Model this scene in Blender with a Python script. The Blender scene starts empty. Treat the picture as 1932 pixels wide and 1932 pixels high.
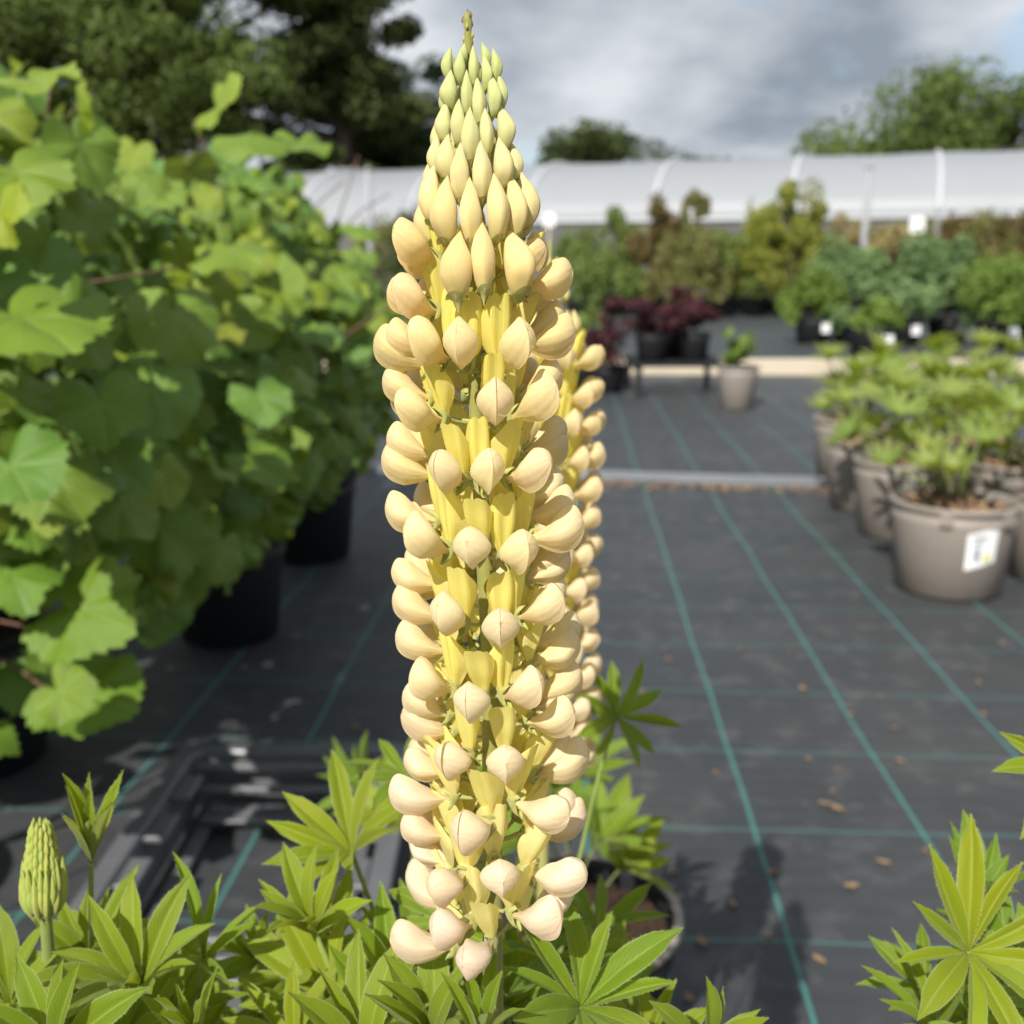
import bpy, math, random
import numpy as np
from mathutils import Vector, Matrix, Quaternion, noise

random.seed(7)
rng = np.random.default_rng(7)
scene = bpy.context.scene
COL = scene.collection
R = math.radians

# ------------------------------------------------------------------ camera
CAM_H, PITCH, FPX = 0.93, R(13.2), 1980.0      # FPX: focal length on a 1932 px square
cam_data = bpy.data.cameras.new('camera')
cam = bpy.data.objects.new('camera', cam_data)
COL.objects.link(cam)
cam.location = (0, 0, CAM_H)
cam.rotation_euler = (R(90) - PITCH, 0, 0)
cam_data.sensor_width = 36.0
cam_data.lens = 36.0 * FPX / 1932.0
cam_data.clip_start = 0.02
cam_data.clip_end = 600.0
cam_data.dof.use_dof = True
cam_data.dof.focus_distance = 0.338
cam_data.dof.aperture_fstop = 11.5
scene.camera = cam

# ------------------------------------------------------------------ light
SUN_AZ = R(23)            # angle to the left of straight behind the camera
SUN_EL = R(41.5)
sdir = Vector((-math.sin(SUN_AZ) * math.cos(SUN_EL), -math.cos(SUN_AZ) * math.cos(SUN_EL), math.sin(SUN_EL)))
sun_data = bpy.data.lights.new('sun', 'SUN')
sun_data.energy = 5.0
sun_data.angle = R(0.6)
sun_data.color = (1.0, 0.955, 0.88)
sun = bpy.data.objects.new('sun', sun_data)
COL.objects.link(sun)
sun.rotation_euler = sdir.to_track_quat('Z', 'Y').to_euler()

world = bpy.data.worlds.new('World')
scene.world = world
world.use_nodes = True
wn, wl = world.node_tree.nodes, world.node_tree.links
wn.clear()
w_out = wn.new('ShaderNodeOutputWorld')
w_bg = wn.new('ShaderNodeBackground')
w_bg.inputs['Strength'].default_value = 0.10
sky = wn.new('ShaderNodeTexSky')
sky.sky_type = 'NISHITA'
sky.sun_disc = False
sky.sun_elevation = SUN_EL
sky.sun_rotation = math.atan2(sdir.x, sdir.y)
sky.altitude = 50
geo = wn.new('ShaderNodeTexCoord')
sep = wn.new('ShaderNodeSeparateXYZ')
wl.new(geo.outputs['Generated'], sep.inputs[0])


def wmath(op, a, b=None, c=None):
    n = wn.new('ShaderNodeMath')
    n.operation = op
    for i, v in enumerate((a, b, c)):
        if v is None:
            continue
        if isinstance(v, (int, float)):
            n.inputs[i].default_value = v
        else:
            wl.new(v, n.inputs[i])
    return n.outputs[0]


zc = wmath('ADD', wmath('MAXIMUM', sep.outputs['Z'], 0.0), 0.34)
comb = wn.new('ShaderNodeCombineXYZ')
wl.new(wmath('DIVIDE', sep.outputs['X'], zc), comb.inputs[0])
wl.new(wmath('DIVIDE', sep.outputs['Y'], zc), comb.inputs[1])
comb.inputs[2].default_value = 3.3
cn = wn.new('ShaderNodeTexNoise')
cn.inputs['Scale'].default_value = 1.9
cn.inputs['Detail'].default_value = 7
cn.inputs['Roughness'].default_value = 0.55
cn.inputs['Distortion'].default_value = 0.25
wl.new(comb.outputs[0], cn.inputs['Vector'])
cov = wn.new('ShaderNodeValToRGB')           # cloud cover
cov.color_ramp.elements[0].position = 0.36
cov.color_ramp.elements[0].color = (0, 0, 0, 1)
cov.color_ramp.elements[1].position = 0.45
cov.color_ramp.elements[1].color = (1, 1, 1, 1)
wl.new(cn.outputs['Fac'], cov.inputs[0])
cn2 = wn.new('ShaderNodeTexNoise')
cn2.inputs['Scale'].default_value = 2.6
cn2.inputs['Detail'].default_value = 6
cn2.inputs['Roughness'].default_value = 0.5
map2 = wn.new('ShaderNodeMapping')
map2.inputs['Location'].default_value = (4.3, 1.7, 0.6)
wl.new(comb.outputs[0], map2.inputs[0])
wl.new(map2.outputs[0], cn2.inputs['Vector'])
ctone = wn.new('ShaderNodeValToRGB')         # thick dark to thin bright cloud
ctone.color_ramp.elements[0].position = 0.36
ctone.color_ramp.elements[0].color = (2.35, 2.75, 3.25, 1)
ctone.color_ramp.elements[1].position = 0.64
ctone.color_ramp.elements[1].color = (6.0, 6.3, 6.65, 1)
wl.new(cn2.outputs['Fac'], ctone.inputs[0])
wmix = wn.new('ShaderNodeMix')
wmix.data_type = 'RGBA'
wl.new(cov.outputs[0], wmix.inputs[0])
wl.new(sky.outputs[0], wmix.inputs[6])
wl.new(ctone.outputs[0], wmix.inputs[7])
wl.new(wmix.outputs[2], w_bg.inputs['Color'])
wl.new(w_bg.outputs[0], w_out.inputs[0])

vs = scene.view_settings
vs.view_transform = 'Standard'
vs.look = 'None'
vs.gamma = 1.0
vs.use_curve_mapping = False
vs.exposure = 0.36
scene.cycles.max_bounces = 8
scene.cycles.diffuse_bounces = 4
scene.cycles.transmission_bounces = 6
scene.cycles.use_denoising = True

# ------------------------------------------------------------------ helpers
CT, ST = math.cos(PITCH), math.sin(PITCH)


def at(px, py, Y):
    """The point of the place seen at pixel (px, py) of a 1932 px square, Y metres in front of the camera."""
    u, v = (px - 966) / FPX, (966 - py) / FPX
    d = Vector((u, v * ST + CT, v * CT - ST))
    return Vector((0, 0, CAM_H)) + d * (Y / d.y)


def ground(px, py, z=0.0):
    u, v = (px - 966) / FPX, (966 - py) / FPX
    d = Vector((u, v * ST + CT, v * CT - ST))
    return Vector((0, 0, CAM_H)) + d * ((z - CAM_H) / d.z)


def mesh_from(name, verts, faces, mats, smooth=True, attrs=None, midx=None):
    me = bpy.data.meshes.new(name)
    me.from_pydata([tuple(v) for v in verts], [], [tuple(f) for f in faces])
    for m in (mats if isinstance(mats, (list, tuple)) else [mats]):
        me.materials.append(m)
    if smooth:
        me.polygons.foreach_set('use_smooth', [True] * len(me.polygons))
    if midx is not None:
        me.polygons.foreach_set('material_index', midx)
    for k, vals in (attrs or {}).items():
        a = me.attributes.new(k, 'FLOAT', 'POINT')
        a.data.foreach_set('value', np.asarray(vals, dtype=np.float32))
    me.update()
    return me


def obj(name, data, parent=None, mw=None, color=None):
    o = bpy.data.objects.new(name, data)
    COL.objects.link(o)
    if parent is not None:
        o.parent = parent
    if mw is not None:
        o.matrix_local = mw
    if color is not None:
        o.color = (color[0], color[1], color[2], 1)
    return o


def tag(o, label=None, cat=None, group=None, kind=None):
    if label:
        o['label'] = label
    if cat:
        o['category'] = cat
    if group:
        o['group'] = group
    if kind:
        o['kind'] = kind
    return o


def thing(name, label, cat, loc=(0, 0, 0), group=None):
    o = obj(name, None)
    o.location = loc
    o.empty_display_size = 0.05
    return tag(o, label, cat, group)


class MB:
    """Collects simple shapes into one mesh."""

    def __init__(self):
        self.v, self.f, self.a = [], [], []

    def add(self, verts, faces, val=0.0):
        b = len(self.v)
        self.v.extend([tuple(x) for x in verts])
        self.f.extend([tuple(i + b for i in fc) for fc in faces])
        self.a.extend([val] * len(verts))

    def box(self, c, s, rz=0.0, M=None):
        x, y, z = s[0] / 2, s[1] / 2, s[2] / 2
        vs_ = [Vector((i * x, j * y, k * z)) for k in (-1, 1) for j in (-1, 1) for i in (-1, 1)]
        rot = Matrix.Rotation(rz, 3, 'Z') if M is None else M
        self.add([rot @ p + Vector(c) for p in vs_],
                 [(0, 2, 3, 1), (4, 5, 7, 6), (0, 1, 5, 4), (2, 6, 7, 3), (0, 4, 6, 2), (1, 3, 7, 5)])

    def tube(self, pts, radii, n=8, caps=True, val=0.0):
        pts = [Vector(p) for p in pts]
        if isinstance(radii, (int, float)):
            radii = [radii] * len(pts)
        vs_, fs = [], []
        ref = Vector((0.31, 0.17, 0.93))
        t0 = (pts[-1] - pts[0]).normalized()
        if abs(t0.dot(ref)) > 0.9:
            ref = Vector((0.97, 0.2, 0.1))
        for i, p in enumerate(pts):
            t = (pts[min(i + 1, len(pts) - 1)] - pts[max(i - 1, 0)]).normalized()
            a = t.cross(ref).normalized()
            b = t.cross(a)
            for k in range(n):
                w = 2 * math.pi * k / n
                vs_.append(p + (a * math.cos(w) + b * math.sin(w)) * radii[i])
        for i in range(len(pts) - 1):
            for k in range(n):
                k2 = (k + 1) % n
                fs.append((i * n + k, i * n + k2, (i + 1) * n + k2, (i + 1) * n + k))
        if caps:
            fs.append(tuple(range(n - 1, -1, -1)))
            fs.append(tuple((len(pts) - 1) * n + k for k in range(n)))
        self.add(vs_, fs, val)

    def lathe(self, prof, n=40, c=(0, 0, 0)):
        vs_, fs = [], []
        for r, z in prof:
            for k in range(n):
                w = 2 * math.pi * k / n
                vs_.append((c[0] + r * math.cos(w), c[1] + r * math.sin(w), c[2] + z))
        for i in range(len(prof) - 1):
            for k in range(n):
                k2 = (k + 1) % n
                fs.append((i * n + k, i * n + k2, (i + 1) * n + k2, (i + 1) * n + k))
        self.add(vs_, fs)

    def build(self, name, mat, parent=None, smooth=False, mw=None, color=None):
        return obj(name, mesh_from(name, self.v, self.f, mat, smooth, {'val': self.a}), parent, mw, color)


def frame(loc, y, z_hint, scale=1.0):
    """Matrix whose Y runs along y and whose Z is as near z_hint as can be."""
    y = y.normalized()
    x = y.cross(z_hint)
    if x.length < 1e-5:
        x = y.cross(Vector((0.3, 0.5, 0.8)))
    x.normalize()
    z = x.cross(y)
    s = scale if isinstance(scale, (tuple, list)) else (scale,) * 3
    m = Matrix((x * s[0], y * s[1], z * s[2])).transposed().to_4x4()
    m.translation = loc
    return m


# ------------------------------------------------------------------ materials
class NT:
    def __init__(self, name):
        self.m = bpy.data.materials.new(name)
        self.m.use_nodes = True
        self.n, self.l = self.m.node_tree.nodes, self.m.node_tree.links
        self.n.clear()
        self.out = self.n.new('ShaderNodeOutputMaterial')

    def node(self, t, **kw):
        n = self.n.new(t)
        for k, v in kw.items():
            setattr(n, k, v)
        return n

    def put(self, sock, v):
        if isinstance(v, bpy.types.NodeSocket):
            self.l.new(v, sock)
        elif isinstance(v, (tuple, list)) and len(v) == 3 and sock.type == 'RGBA':
            sock.default_value = (*v, 1)
        else:
            sock.default_value = v

    def math(self, op, a, b=None, c=None, clamp=False):
        n = self.node('ShaderNodeMath', operation=op, use_clamp=clamp)
        for i, v in enumerate((a, b, c)):
            if v is not None:
                self.put(n.inputs[i], v)
        return n.outputs[0]

    def mix(self, fac, a, b, mode='MIX'):
        n = self.node('ShaderNodeMix', data_type='RGBA', blend_type=mode)
        self.put(n.inputs[0], fac)
        self.put(n.inputs[6], a)
        self.put(n.inputs[7], b)
        return n.outputs[2]

    def attr(self, name):
        return self.node('ShaderNodeAttribute', attribute_name=name).outputs['Fac']

    def obj_coord(self):
        return self.node('ShaderNodeTexCoord').outputs['Object']

    def noise(self, scale, detail=3, rough=0.5, vec=None, dist=0.0):
        n = self.node('ShaderNodeTexNoise')
        n.inputs['Scale'].default_value = scale
        n.inputs['Detail'].default_value = detail
        n.inputs['Roughness'].default_value = rough
        n.inputs['Distortion'].default_value = dist
        self.l.new(vec if vec is not None else self.obj_coord(), n.inputs['Vector'])
        return n.outputs['Fac']

    def ramp(self, fac, stops):
        n = self.node('ShaderNodeValToRGB')
        while len(n.color_ramp.elements) < len(stops):
            n.color_ramp.elements.new(0.5)
        for e, (p, c) in zip(n.color_ramp.elements, stops):
            e.position = p
            e.color = (*c, 1) if len(c) == 3 else c
        self.put(n.inputs[0], fac)
        return n.outputs[0]

    def bump(self, h, strength=0.3, dist=0.001):
        n = self.node('ShaderNodeBump')
        n.inputs['Strength'].default_value = strength
        n.inputs['Distance'].default_value = dist
        self.put(n.inputs['Height'], h)
        return n.outputs[0]

    def principled(self, color, rough=0.6, spec=0.4, normal=None, **kw):
        p = self.node('ShaderNodeBsdfPrincipled')
        self.put(p.inputs['Base Color'], color)
        self.put(p.inputs['Roughness'], rough)
        p.inputs['Specular IOR Level'].default_value = spec
        if normal is not None:
            self.l.new(normal, p.inputs['Normal'])
        for k, v in kw.items():
            self.put(p.inputs[k], v)
        return p.outputs[0]

    def thin(self, color, tcolor, fac, rough=0.5, spec=0.3, normal=None, **kw):
        """a leaf or petal: reflects from its face and lets some light through"""
        p = self.principled(color, rough, spec, normal, **kw)
        t = self.node('ShaderNodeBsdfTranslucent')
        self.put(t.inputs['Color'], tcolor)
        m = self.node('ShaderNodeMixShader')
        self.put(m.inputs[0], fac)
        self.l.new(p, m.inputs[1])
        self.l.new(t.outputs[0], m.inputs[2])
        return m.outputs[0]

    def done(self, sh):
        self.l.new(sh, self.out.inputs[0])
        return self.m


def plain(name, color, rough=0.6, spec=0.4, var=0.15, scale=40.0, bump=0.0, bdist=0.002, metal=0.0):
    t = NT(name)
    nz = t.noise(scale, 4)
    c = t.mix(t.math('MULTIPLY', nz, 1.0), tuple(x * (1 - var) for x in color), tuple(min(1, x * (1 + var)) for x in color))
    nrm = t.bump(t.noise(scale * 3, 3), bump, bdist) if bump else None
    return t.done(t.principled(c, rough, spec, nrm, Metallic=metal))


def mat_wing():
    t = NT('wing_petal')
    oc = t.node('ShaderNodeObjectInfo')
    tt, v = t.attr('along'), t.attr('across')
    c = oc.outputs['Color']
    nz = t.noise(260, 3)
    c = t.mix(t.math('MULTIPLY', nz, 0.16), c, (0.80, 0.58, 0.34))
    base = t.math('SUBTRACT', 1.0, t.math('MULTIPLY', tt, 2.6), clamp=True)        # yellower at the claw
    c = t.mix(t.math('MULTIPLY', base, 0.45), c, (0.82, 0.66, 0.16))
    seam = t.attr('seam')
    c = t.mix(t.math('MULTIPLY', t.math('POWER', seam, 3.0), 0.6), c, (0.62, 0.38, 0.20))
    st = t.math('SINE', t.math('ADD', t.math('MULTIPLY', v, 46.0), t.math('MULTIPLY', t.noise(300, 2), 5.0)))
    h = t.math('ADD', t.math('MULTIPLY', st, 0.35), t.math('MULTIPLY', t.noise(900, 2), 0.7))
    c = t.mix(t.math('MULTIPLY', t.math('MAXIMUM', st, 0.0), 0.08), c, (0.72, 0.46, 0.24))
    spot = t.ramp(t.noise(120, 4, 0.65), [(0.68, (0, 0, 0)), (0.76, (1, 1, 1))])
    c = t.mix(t.math('MULTIPLY', spot, 0.30), c, (0.58, 0.38, 0.18))
    far = t.math('MULTIPLY', t.math('SUBTRACT', tt, 0.72), 3.0, clamp=True)
    c = t.mix(t.math('MULTIPLY', far, 0.28), c, (0.84, 0.60, 0.46))
    tc = t.mix(0.55, c, (1.0, 0.90, 0.62))
    return t.done(t.thin(c, tc, 0.42, 0.5, 0.22, t.bump(h, 0.22, 0.0004), **{'Sheen Weight': 0.15}))


def mat_banner():
    t = NT('banner_petal')
    oc = t.node('ShaderNodeObjectInfo')
    s, tt = t.attr('across'), t.attr('along')
    side = t.math('MULTIPLY', t.math('SUBTRACT', t.math('ABSOLUTE', s), 0.30), 1.5, clamp=True)
    c = t.mix(t.math('MULTIPLY', side, 0.6), oc.outputs['Color'], (0.92, 0.82, 0.44))
    st = t.math('SINE', t.math('MULTIPLY', s, 60.0))
    low = t.math('SUBTRACT', 1.0, t.math('MULTIPLY', tt, 1.9), clamp=True)
    c = t.mix(t.math('MULTIPLY', t.math('MULTIPLY', t.math('MAXIMUM', st, 0.0), low), 0.5), c, (0.82, 0.58, 0.05))
    c = t.mix(t.math('MULTIPLY', t.noise(220, 3), 0.22), c, (0.90, 0.84, 0.32))
    h = t.math('ADD', t.math('MULTIPLY', st, 0.3), t.noise(700, 2))
    tc = t.mix(0.4, c, (1.0, 0.88, 0.22))
    return t.done(t.thin(c, tc, 0.52, 0.5, 0.2, t.bump(h, 0.2, 0.0004)))


def mat_bud():
    t = NT('bud_petal')
    oc = t.node('ShaderNodeObjectInfo')
    tt = t.attr('along')
    c = oc.outputs['Color']
    c = t.mix(t.math('SUBTRACT', 0.55, t.math('MULTIPLY', tt, 1.5), clamp=True), c, (0.42, 0.47, 0.10))
    c = t.mix(t.math('MULTIPLY', t.attr('seam'), 0.5), c, (0.66, 0.46, 0.16))
    c = t.mix(t.math('MULTIPLY', t.noise(300, 3), 0.2), c, (0.80, 0.62, 0.22))
    h = t.math('ADD', t.noise(700, 3), t.math('MULTIPLY', t.noise(160, 2), 0.8))
    return t.done(t.thin(c, t.mix(0.5, c, (0.9, 0.7, 0.12)), 0.24, 0.55, 0.22, t.bump(h, 0.25, 0.0005), **{'Sheen Weight': 0.2}))


def mat_green(name, a, b, rough=0.6, trans=0.15, scale=200):
    t = NT(name)
    c = t.mix(t.noise(scale, 3), a, b)
    return t.done(t.thin(c, t.mix(0.5, c, (0.4, 0.45, 0.05)), trans, rough, 0.3, t.bump(t.noise(scale * 4, 3), 0.25, 0.0004), **{'Sheen Weight': 0.3}))


def mat_leaflet(name, top, under, glow, scale=1.0, veins=True):
    t = NT(name)
    oc = t.node('ShaderNodeObjectInfo')
    u, tt = t.attr('across'), t.attr('along')
    au = t.math('ABSOLUTE', u)
    c = t.mix(0.85, top, oc.outputs['Color'], 'MULTIPLY')
    c = t.mix(t.math('MULTIPLY', t.noise(70 * scale, 4), 0.38), c, tuple(x * 1.5 for x in top))
    worn = t.ramp(t.noise(38 * scale, 4, 0.65), [(0.56, (0, 0, 0)), (0.74, (1, 1, 1))])
    c = t.mix(t.math('MULTIPLY', worn, 0.45), c, (0.30, 0.27, 0.05))
    speck = t.ramp(t.noise(260 * scale, 2, 0.5), [(0.70, (0, 0, 0)), (0.76, (1, 1, 1))])
    c = t.mix(t.math('MULTIPLY', speck, 0.5), c, (0.16, 0.12, 0.05))
    rib = t.math('SUBTRACT', 1.0, t.math('MULTIPLY', au, 9.0), clamp=True)
    c = t.mix(t.math('MULTIPLY', rib, 0.55), c, (0.40, 0.46, 0.10))
    geo_ = t.node('ShaderNodeNewGeometry')
    cu = t.mix(0.75, under, oc.outputs['Color'], 'MULTIPLY')
    cu = t.mix(t.math('MULTIPLY', t.noise(900 * scale, 2), 0.5), cu, tuple(min(1, x * 1.7) for x in under))
    c = t.mix(geo_.outputs['Backfacing'], c, cu)
    edge = t.math('MULTIPLY', t.math('SUBTRACT', au, 0.90), 10.0, clamp=True)      # pale hairy margin
    c = t.mix(t.math('MULTIPLY', edge, 0.55), c, (0.50, 0.52, 0.30))
    tipb = t.math('MULTIPLY', t.math('SUBTRACT', tt, 0.975), 40.0, clamp=True)
    c = t.mix(t.math('MULTIPLY', tipb, 0.6), c, (0.42, 0.30, 0.22))
    vv = t.math('SINE', t.math('ADD', t.math('MULTIPLY', tt, 70.0), t.math('MULTIPLY', au, -26.0)))
    h = t.math('ADD', t.math('MULTIPLY', vv, 0.35), t.math('ADD', t.math('MULTIPLY', rib, -1.0), t.noise(500 * scale, 3)))
    tc = t.mix(0.7, c, glow)
    return t.done(t.thin(c, tc, 0.42, 0.48, 0.35, t.bump(h, 0.3, 0.0006), **{'Sheen Weight': 0.10}))


def mat_vine_leaf():
    t = NT('vine_leaf')
    oc = t.node('ShaderNodeObjectInfo')
    c = t.mix(1.0, (0.122, 0.215, 0.020), oc.outputs['Color'], 'MULTIPLY')
    c = t.mix(t.math('MULTIPLY', t.noise(26, 4), 0.5), c, (0.16, 0.25, 0.04))
    vein = t.attr('vein')
    c = t.mix(t.math('MULTIPLY', vein, 0.35), c, (0.26, 0.34, 0.09))
    geo_ = t.node('ShaderNodeNewGeometry')
    c = t.mix(geo_.outputs['Backfacing'], c, t.mix(0.6, c, (0.20, 0.27, 0.10)))
    h = t.math('ADD', t.math('MULTIPLY', vein, -1.2), t.noise(90, 4))
    tc = t.mix(0.65, c, (0.42, 0.50, 0.02))
    return t.done(t.thin(c, tc, 0.22, 0.40, 0.45, t.bump(h, 0.35, 0.004)))


def mat_foliage(name, a, b, trans=0.3, rough=0.6):
    t = NT(name)
    rnd = t.attr('val')
    c = t.mix(rnd, a, b)
    c = t.mix(t.math('MULTIPLY', t.noise(3.0, 3), 0.4), c, tuple(x * 1.35 for x in b))
    return t.done(t.thin(c, t.mix(0.5, c, tuple(min(1, x * 2.2) for x in b)), trans, rough, 0.25))


M = {}
M['wing'], M['banner'], M['bud'] = mat_wing(), mat_banner(), mat_bud()
M['stem'] = mat_green('flower_stem', (0.24, 0.25, 0.055), (0.34, 0.31, 0.09))
M['calyx'] = mat_green('calyx_green', (0.40, 0.43, 0.12), (0.52, 0.50, 0.18), trans=0.25)
M['petiole'] = mat_green('petiole_green', (0.17, 0.24, 0.04), (0.27, 0.33, 0.07))
M['leaflet'] = mat_leaflet('lupin_leaflet', (0.145, 0.240, 0.012), (0.22, 0.29, 0.065), (0.56, 0.62, 0.010))
M['vine'] = mat_vine_leaf()
M['cane'] = plain('vine_cane', (0.13, 0.075, 0.05), 0.7, 0.3, 0.3, 60, 0.4)
M['bark'] = plain('tree_bark', (0.09, 0.07, 0.055), 0.9, 0.2, 0.3, 8, 0.5, 0.03)
M['black'] = plain('black_plastic', (0.014, 0.015, 0.017), 0.55, 0.3, 0.25, 30, 0.15, 0.001)
M['tray'] = plain('tray_plastic', (0.115, 0.118, 0.125), 0.36, 0.5, 0.35, 14, 0.2, 0.001)
M['taupe'] = plain('taupe_plastic', (0.27, 0.235, 0.205), 0.5, 0.4, 0.07, 9, 0.08, 0.001)
t_ = NT('scuffed_taupe_plastic')
c_ = t_.mix(t_.noise(9.0, 3), (0.25, 0.218, 0.19), (0.285, 0.25, 0.218))
d_ = t_.ramp(t_.noise(22.0, 5, 0.7), [(0.55, (0, 0, 0)), (0.72, (1, 1, 1))])
c_ = t_.mix(t_.math('MULTIPLY', d_, 0.35), c_, (0.14, 0.11, 0.085))
s_ = t_.ramp(t_.noise(60.0, 2, 0.5), [(0.66, (0, 0, 0)), (0.72, (1, 1, 1))])
c_ = t_.mix(t_.math('MULTIPLY', s_, 0.25), c_, (0.40, 0.36, 0.32))
M['taupe'] = t_.done(t_.principled(c_, 0.5, 0.4, t_.bump(t_.noise(30.0, 3), 0.1, 0.001)))
M['soil'] = plain('potting_soil', (0.055, 0.036, 0.024), 0.95, 0.1, 0.6, 60, 1.0, 0.01)
M['steel'] = plain('galvanised_steel', (0.42, 0.44, 0.47), 0.38, 0.5, 0.12, 5, 0.1, 0.002, metal=0.75)
M['timber'] = plain('pale_timber', (0.52, 0.45, 0.35), 0.8, 0.2, 0.15, 4, 0.3, 0.004)
M['white'] = plain('white_card', (0.78, 0.79, 0.80), 0.5, 0.4, 0.03, 30)
M['ink'] = plain('grey_print', (0.30, 0.32, 0.33), 0.5, 0.4, 0.1, 30)
M['yellow_ink'] = plain('yellow_print', (0.62, 0.60, 0.25), 0.5, 0.4, 0.1, 30)
M['post'] = plain('grey_post', (0.30, 0.31, 0.33), 0.6, 0.3, 0.1, 4)
M['dead'] = plain('dead_leaf', (0.27, 0.175, 0.105), 0.85, 0.2, 0.4, 60, 0.4, 0.002)
M['dead_stem'] = plain('dead_stem', (0.16, 0.095, 0.075), 0.85, 0.2, 0.35, 50, 0.4, 0.002)


def mat_plastic_sheet():
    t = NT('tunnel_sheet')
    c = t.mix(t.noise(0.5, 4), (0.36, 0.38, 0.41), (0.40, 0.42, 0.45))
    return t.done(t.thin(c, (0.55, 0.57, 0.60), 0.30, 0.45, 0.4, t.bump(t.noise(0.6, 2), 0.05, 0.03)))


def mat_netting():
    t = NT('wind_netting')
    oc = t.obj_coord()
    sp = t.node('ShaderNodeSeparateXYZ')
    t.l.new(oc, sp.inputs[0])
    w = t.math('SINE', t.math('MULTIPLY', sp.outputs[0], 90.0))
    c = t.mix(t.math('MULTIPLY_ADD', w, 0.5, 0.5), (0.075, 0.072, 0.07), (0.16, 0.155, 0.15))
    return t.done(t.principled(c, 0.8, 0.2))


M['hoop'] = plain('hoop_tape', (0.46, 0.48, 0.50), 0.5, 0.4, 0.03, 2)
M['sheet'], M['net'] = mat_plastic_sheet(), mat_netting()

# ------------------------------------------------------------------ ground
LINE_YAW = R(-3.2)


def mat_ground_cover():
    t = NT('woven_ground_cover')
    mp = t.node('ShaderNodeMapping', vector_type='POINT')
    mp.inputs['Rotation'].default_value = (0, 0, -LINE_YAW)
    t.l.new(t.obj_coord(), mp.inputs[0])
    sp = t.node('ShaderNodeSeparateXYZ')
    t.l.new(mp.outputs[0], sp.inputs[0])
    wob = t.math('MULTIPLY_ADD', t.noise(1.1, 2), 0.03, -0.015)
    x = t.math('ADD', sp.outputs[0], wob)
    y = t.math('ADD', sp.outputs[1], wob)

    def stripe(v, off, pitch, wid):
        q = t.math('PINGPONG', t.math('SUBTRACT', v, off), pitch / 2)
        return t.math('SUBTRACT', 1.0, t.math('DIVIDE', t.math('SUBTRACT', q, wid * 0.5), wid * 0.5), clamp=True)
    a = 0.42 * math.cos(-LINE_YAW) - 1.874 * math.sin(-LINE_YAW)
    b = 0.42 * math.sin(-LINE_YAW) + 1.885 * math.cos(-LINE_YAW)
    sl = stripe(x, a, 0.277, 0.0042)
    stv = stripe(y, b, 0.297, 0.0037)
    # the open weave: warp and weft tapes a few millimetres wide
    wv = t.math('ADD', t.math('SINE', t.math('MULTIPLY', x, 2400.0)), t.math('SINE', t.math('MULTIPLY', y, 1500.0)))
    c = t.mix(t.noise(5.0, 5), (0.030, 0.033, 0.037), (0.049, 0.053, 0.058))
    band = t.math('SINE', t.math('MULTIPLY', y, 130.0))
    c = t.mix(t.math('MULTIPLY_ADD', band, 0.06, 0.06), c, (0.082, 0.086, 0.092))
    dust = t.ramp(t.noise(14.0, 5, 0.6), [(0.52, (0, 0, 0)), (0.72, (1, 1, 1))])
    c = t.mix(t.math('MULTIPLY', dust, 0.36), c, (0.15, 0.148, 0.142))
    silt = t.ramp(t.noise(1.7, 4, 0.6), [(0.45, (0, 0, 0)), (0.75, (1, 1, 1))])
    c = t.mix(t.math('MULTIPLY', silt, 0.22), c, (0.13, 0.125, 0.112))
    grn = (0.065, 0.25, 0.22)
    wear = t.math('MULTIPLY_ADD', t.noise(22.0, 3), 0.55, 0.35)
    c = t.mix(t.math('MULTIPLY', sl, t.math('MULTIPLY_ADD', wear, 0.6, 0.35)), c, grn)
    c = t.mix(t.math('MULTIPLY', stv, t.math('MULTIPLY', wear, 0.75)), c, grn)
    h = t.math('ADD', t.math('MULTIPLY', wv, 0.5), t.math('MULTIPLY', t.noise(9.0, 4), 4.0))
    return t.done(t.principled(c, 0.5, 0.35, t.bump(h, 0.35, 0.0016)))


M['cover'] = mat_ground_cover()
t_ = NT('bare_ground')
M['ground'] = t_.done(t_.principled(t_.mix(t_.noise(2.0, 6, 0.65), (0.10, 0.09, 0.075), (0.22, 0.20, 0.16)), 0.95, 0.1, t_.bump(t_.noise(30, 5), 0.6, 0.02)))

mb = MB()
mb.add([(-300, -40, 0), (300, -40, 0), (300, 500, 0), (-300, 500, 0)], [(0, 1, 2, 3)])
o = mb.build('ground', M['ground'])
tag(o, kind='structure')


def sheet_grid(name, x0, x1, y0, y1, n, amp, z0):
    xs, ys = np.linspace(x0, x1, n), np.linspace(y0, y1, n)
    vs_, fs = [], []
    for j, yy in enumerate(ys):
        for i, xx in enumerate(xs):
            h = noise.noise(Vector((xx * 1.6, yy * 1.6, 2.0))) * 0.6 + noise.noise(Vector((xx * 4.2, yy * 3.1, 7.0))) * 0.4
            vs_.append((xx, yy, z0 + amp * (0.5 + 0.5 * h)))
    for j in range(n - 1):
        for i in range(n - 1):
            fs.append((j * n + i, j * n + i + 1, (j + 1) * n + i + 1, (j + 1) * n + i))
    o = obj(name, mesh_from(name, vs_, fs, M['cover']))
    return tag(o, kind='structure')


sheet_grid('ground_cover', -4.0, 4.2, -0.6, 4.75, 90, 0.013, 0.003)
sheet_grid('ground_cover', -6.0, 9.0, 4.70, 9.55, 40, 0.006, 0.002)
sheet_grid('ground_cover', -14.0, 18.0, 9.5, 24.0, 50, 0.006, 0.003)

# ------------------------------------------------------------------ lupin petals
MM = 0.001


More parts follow.
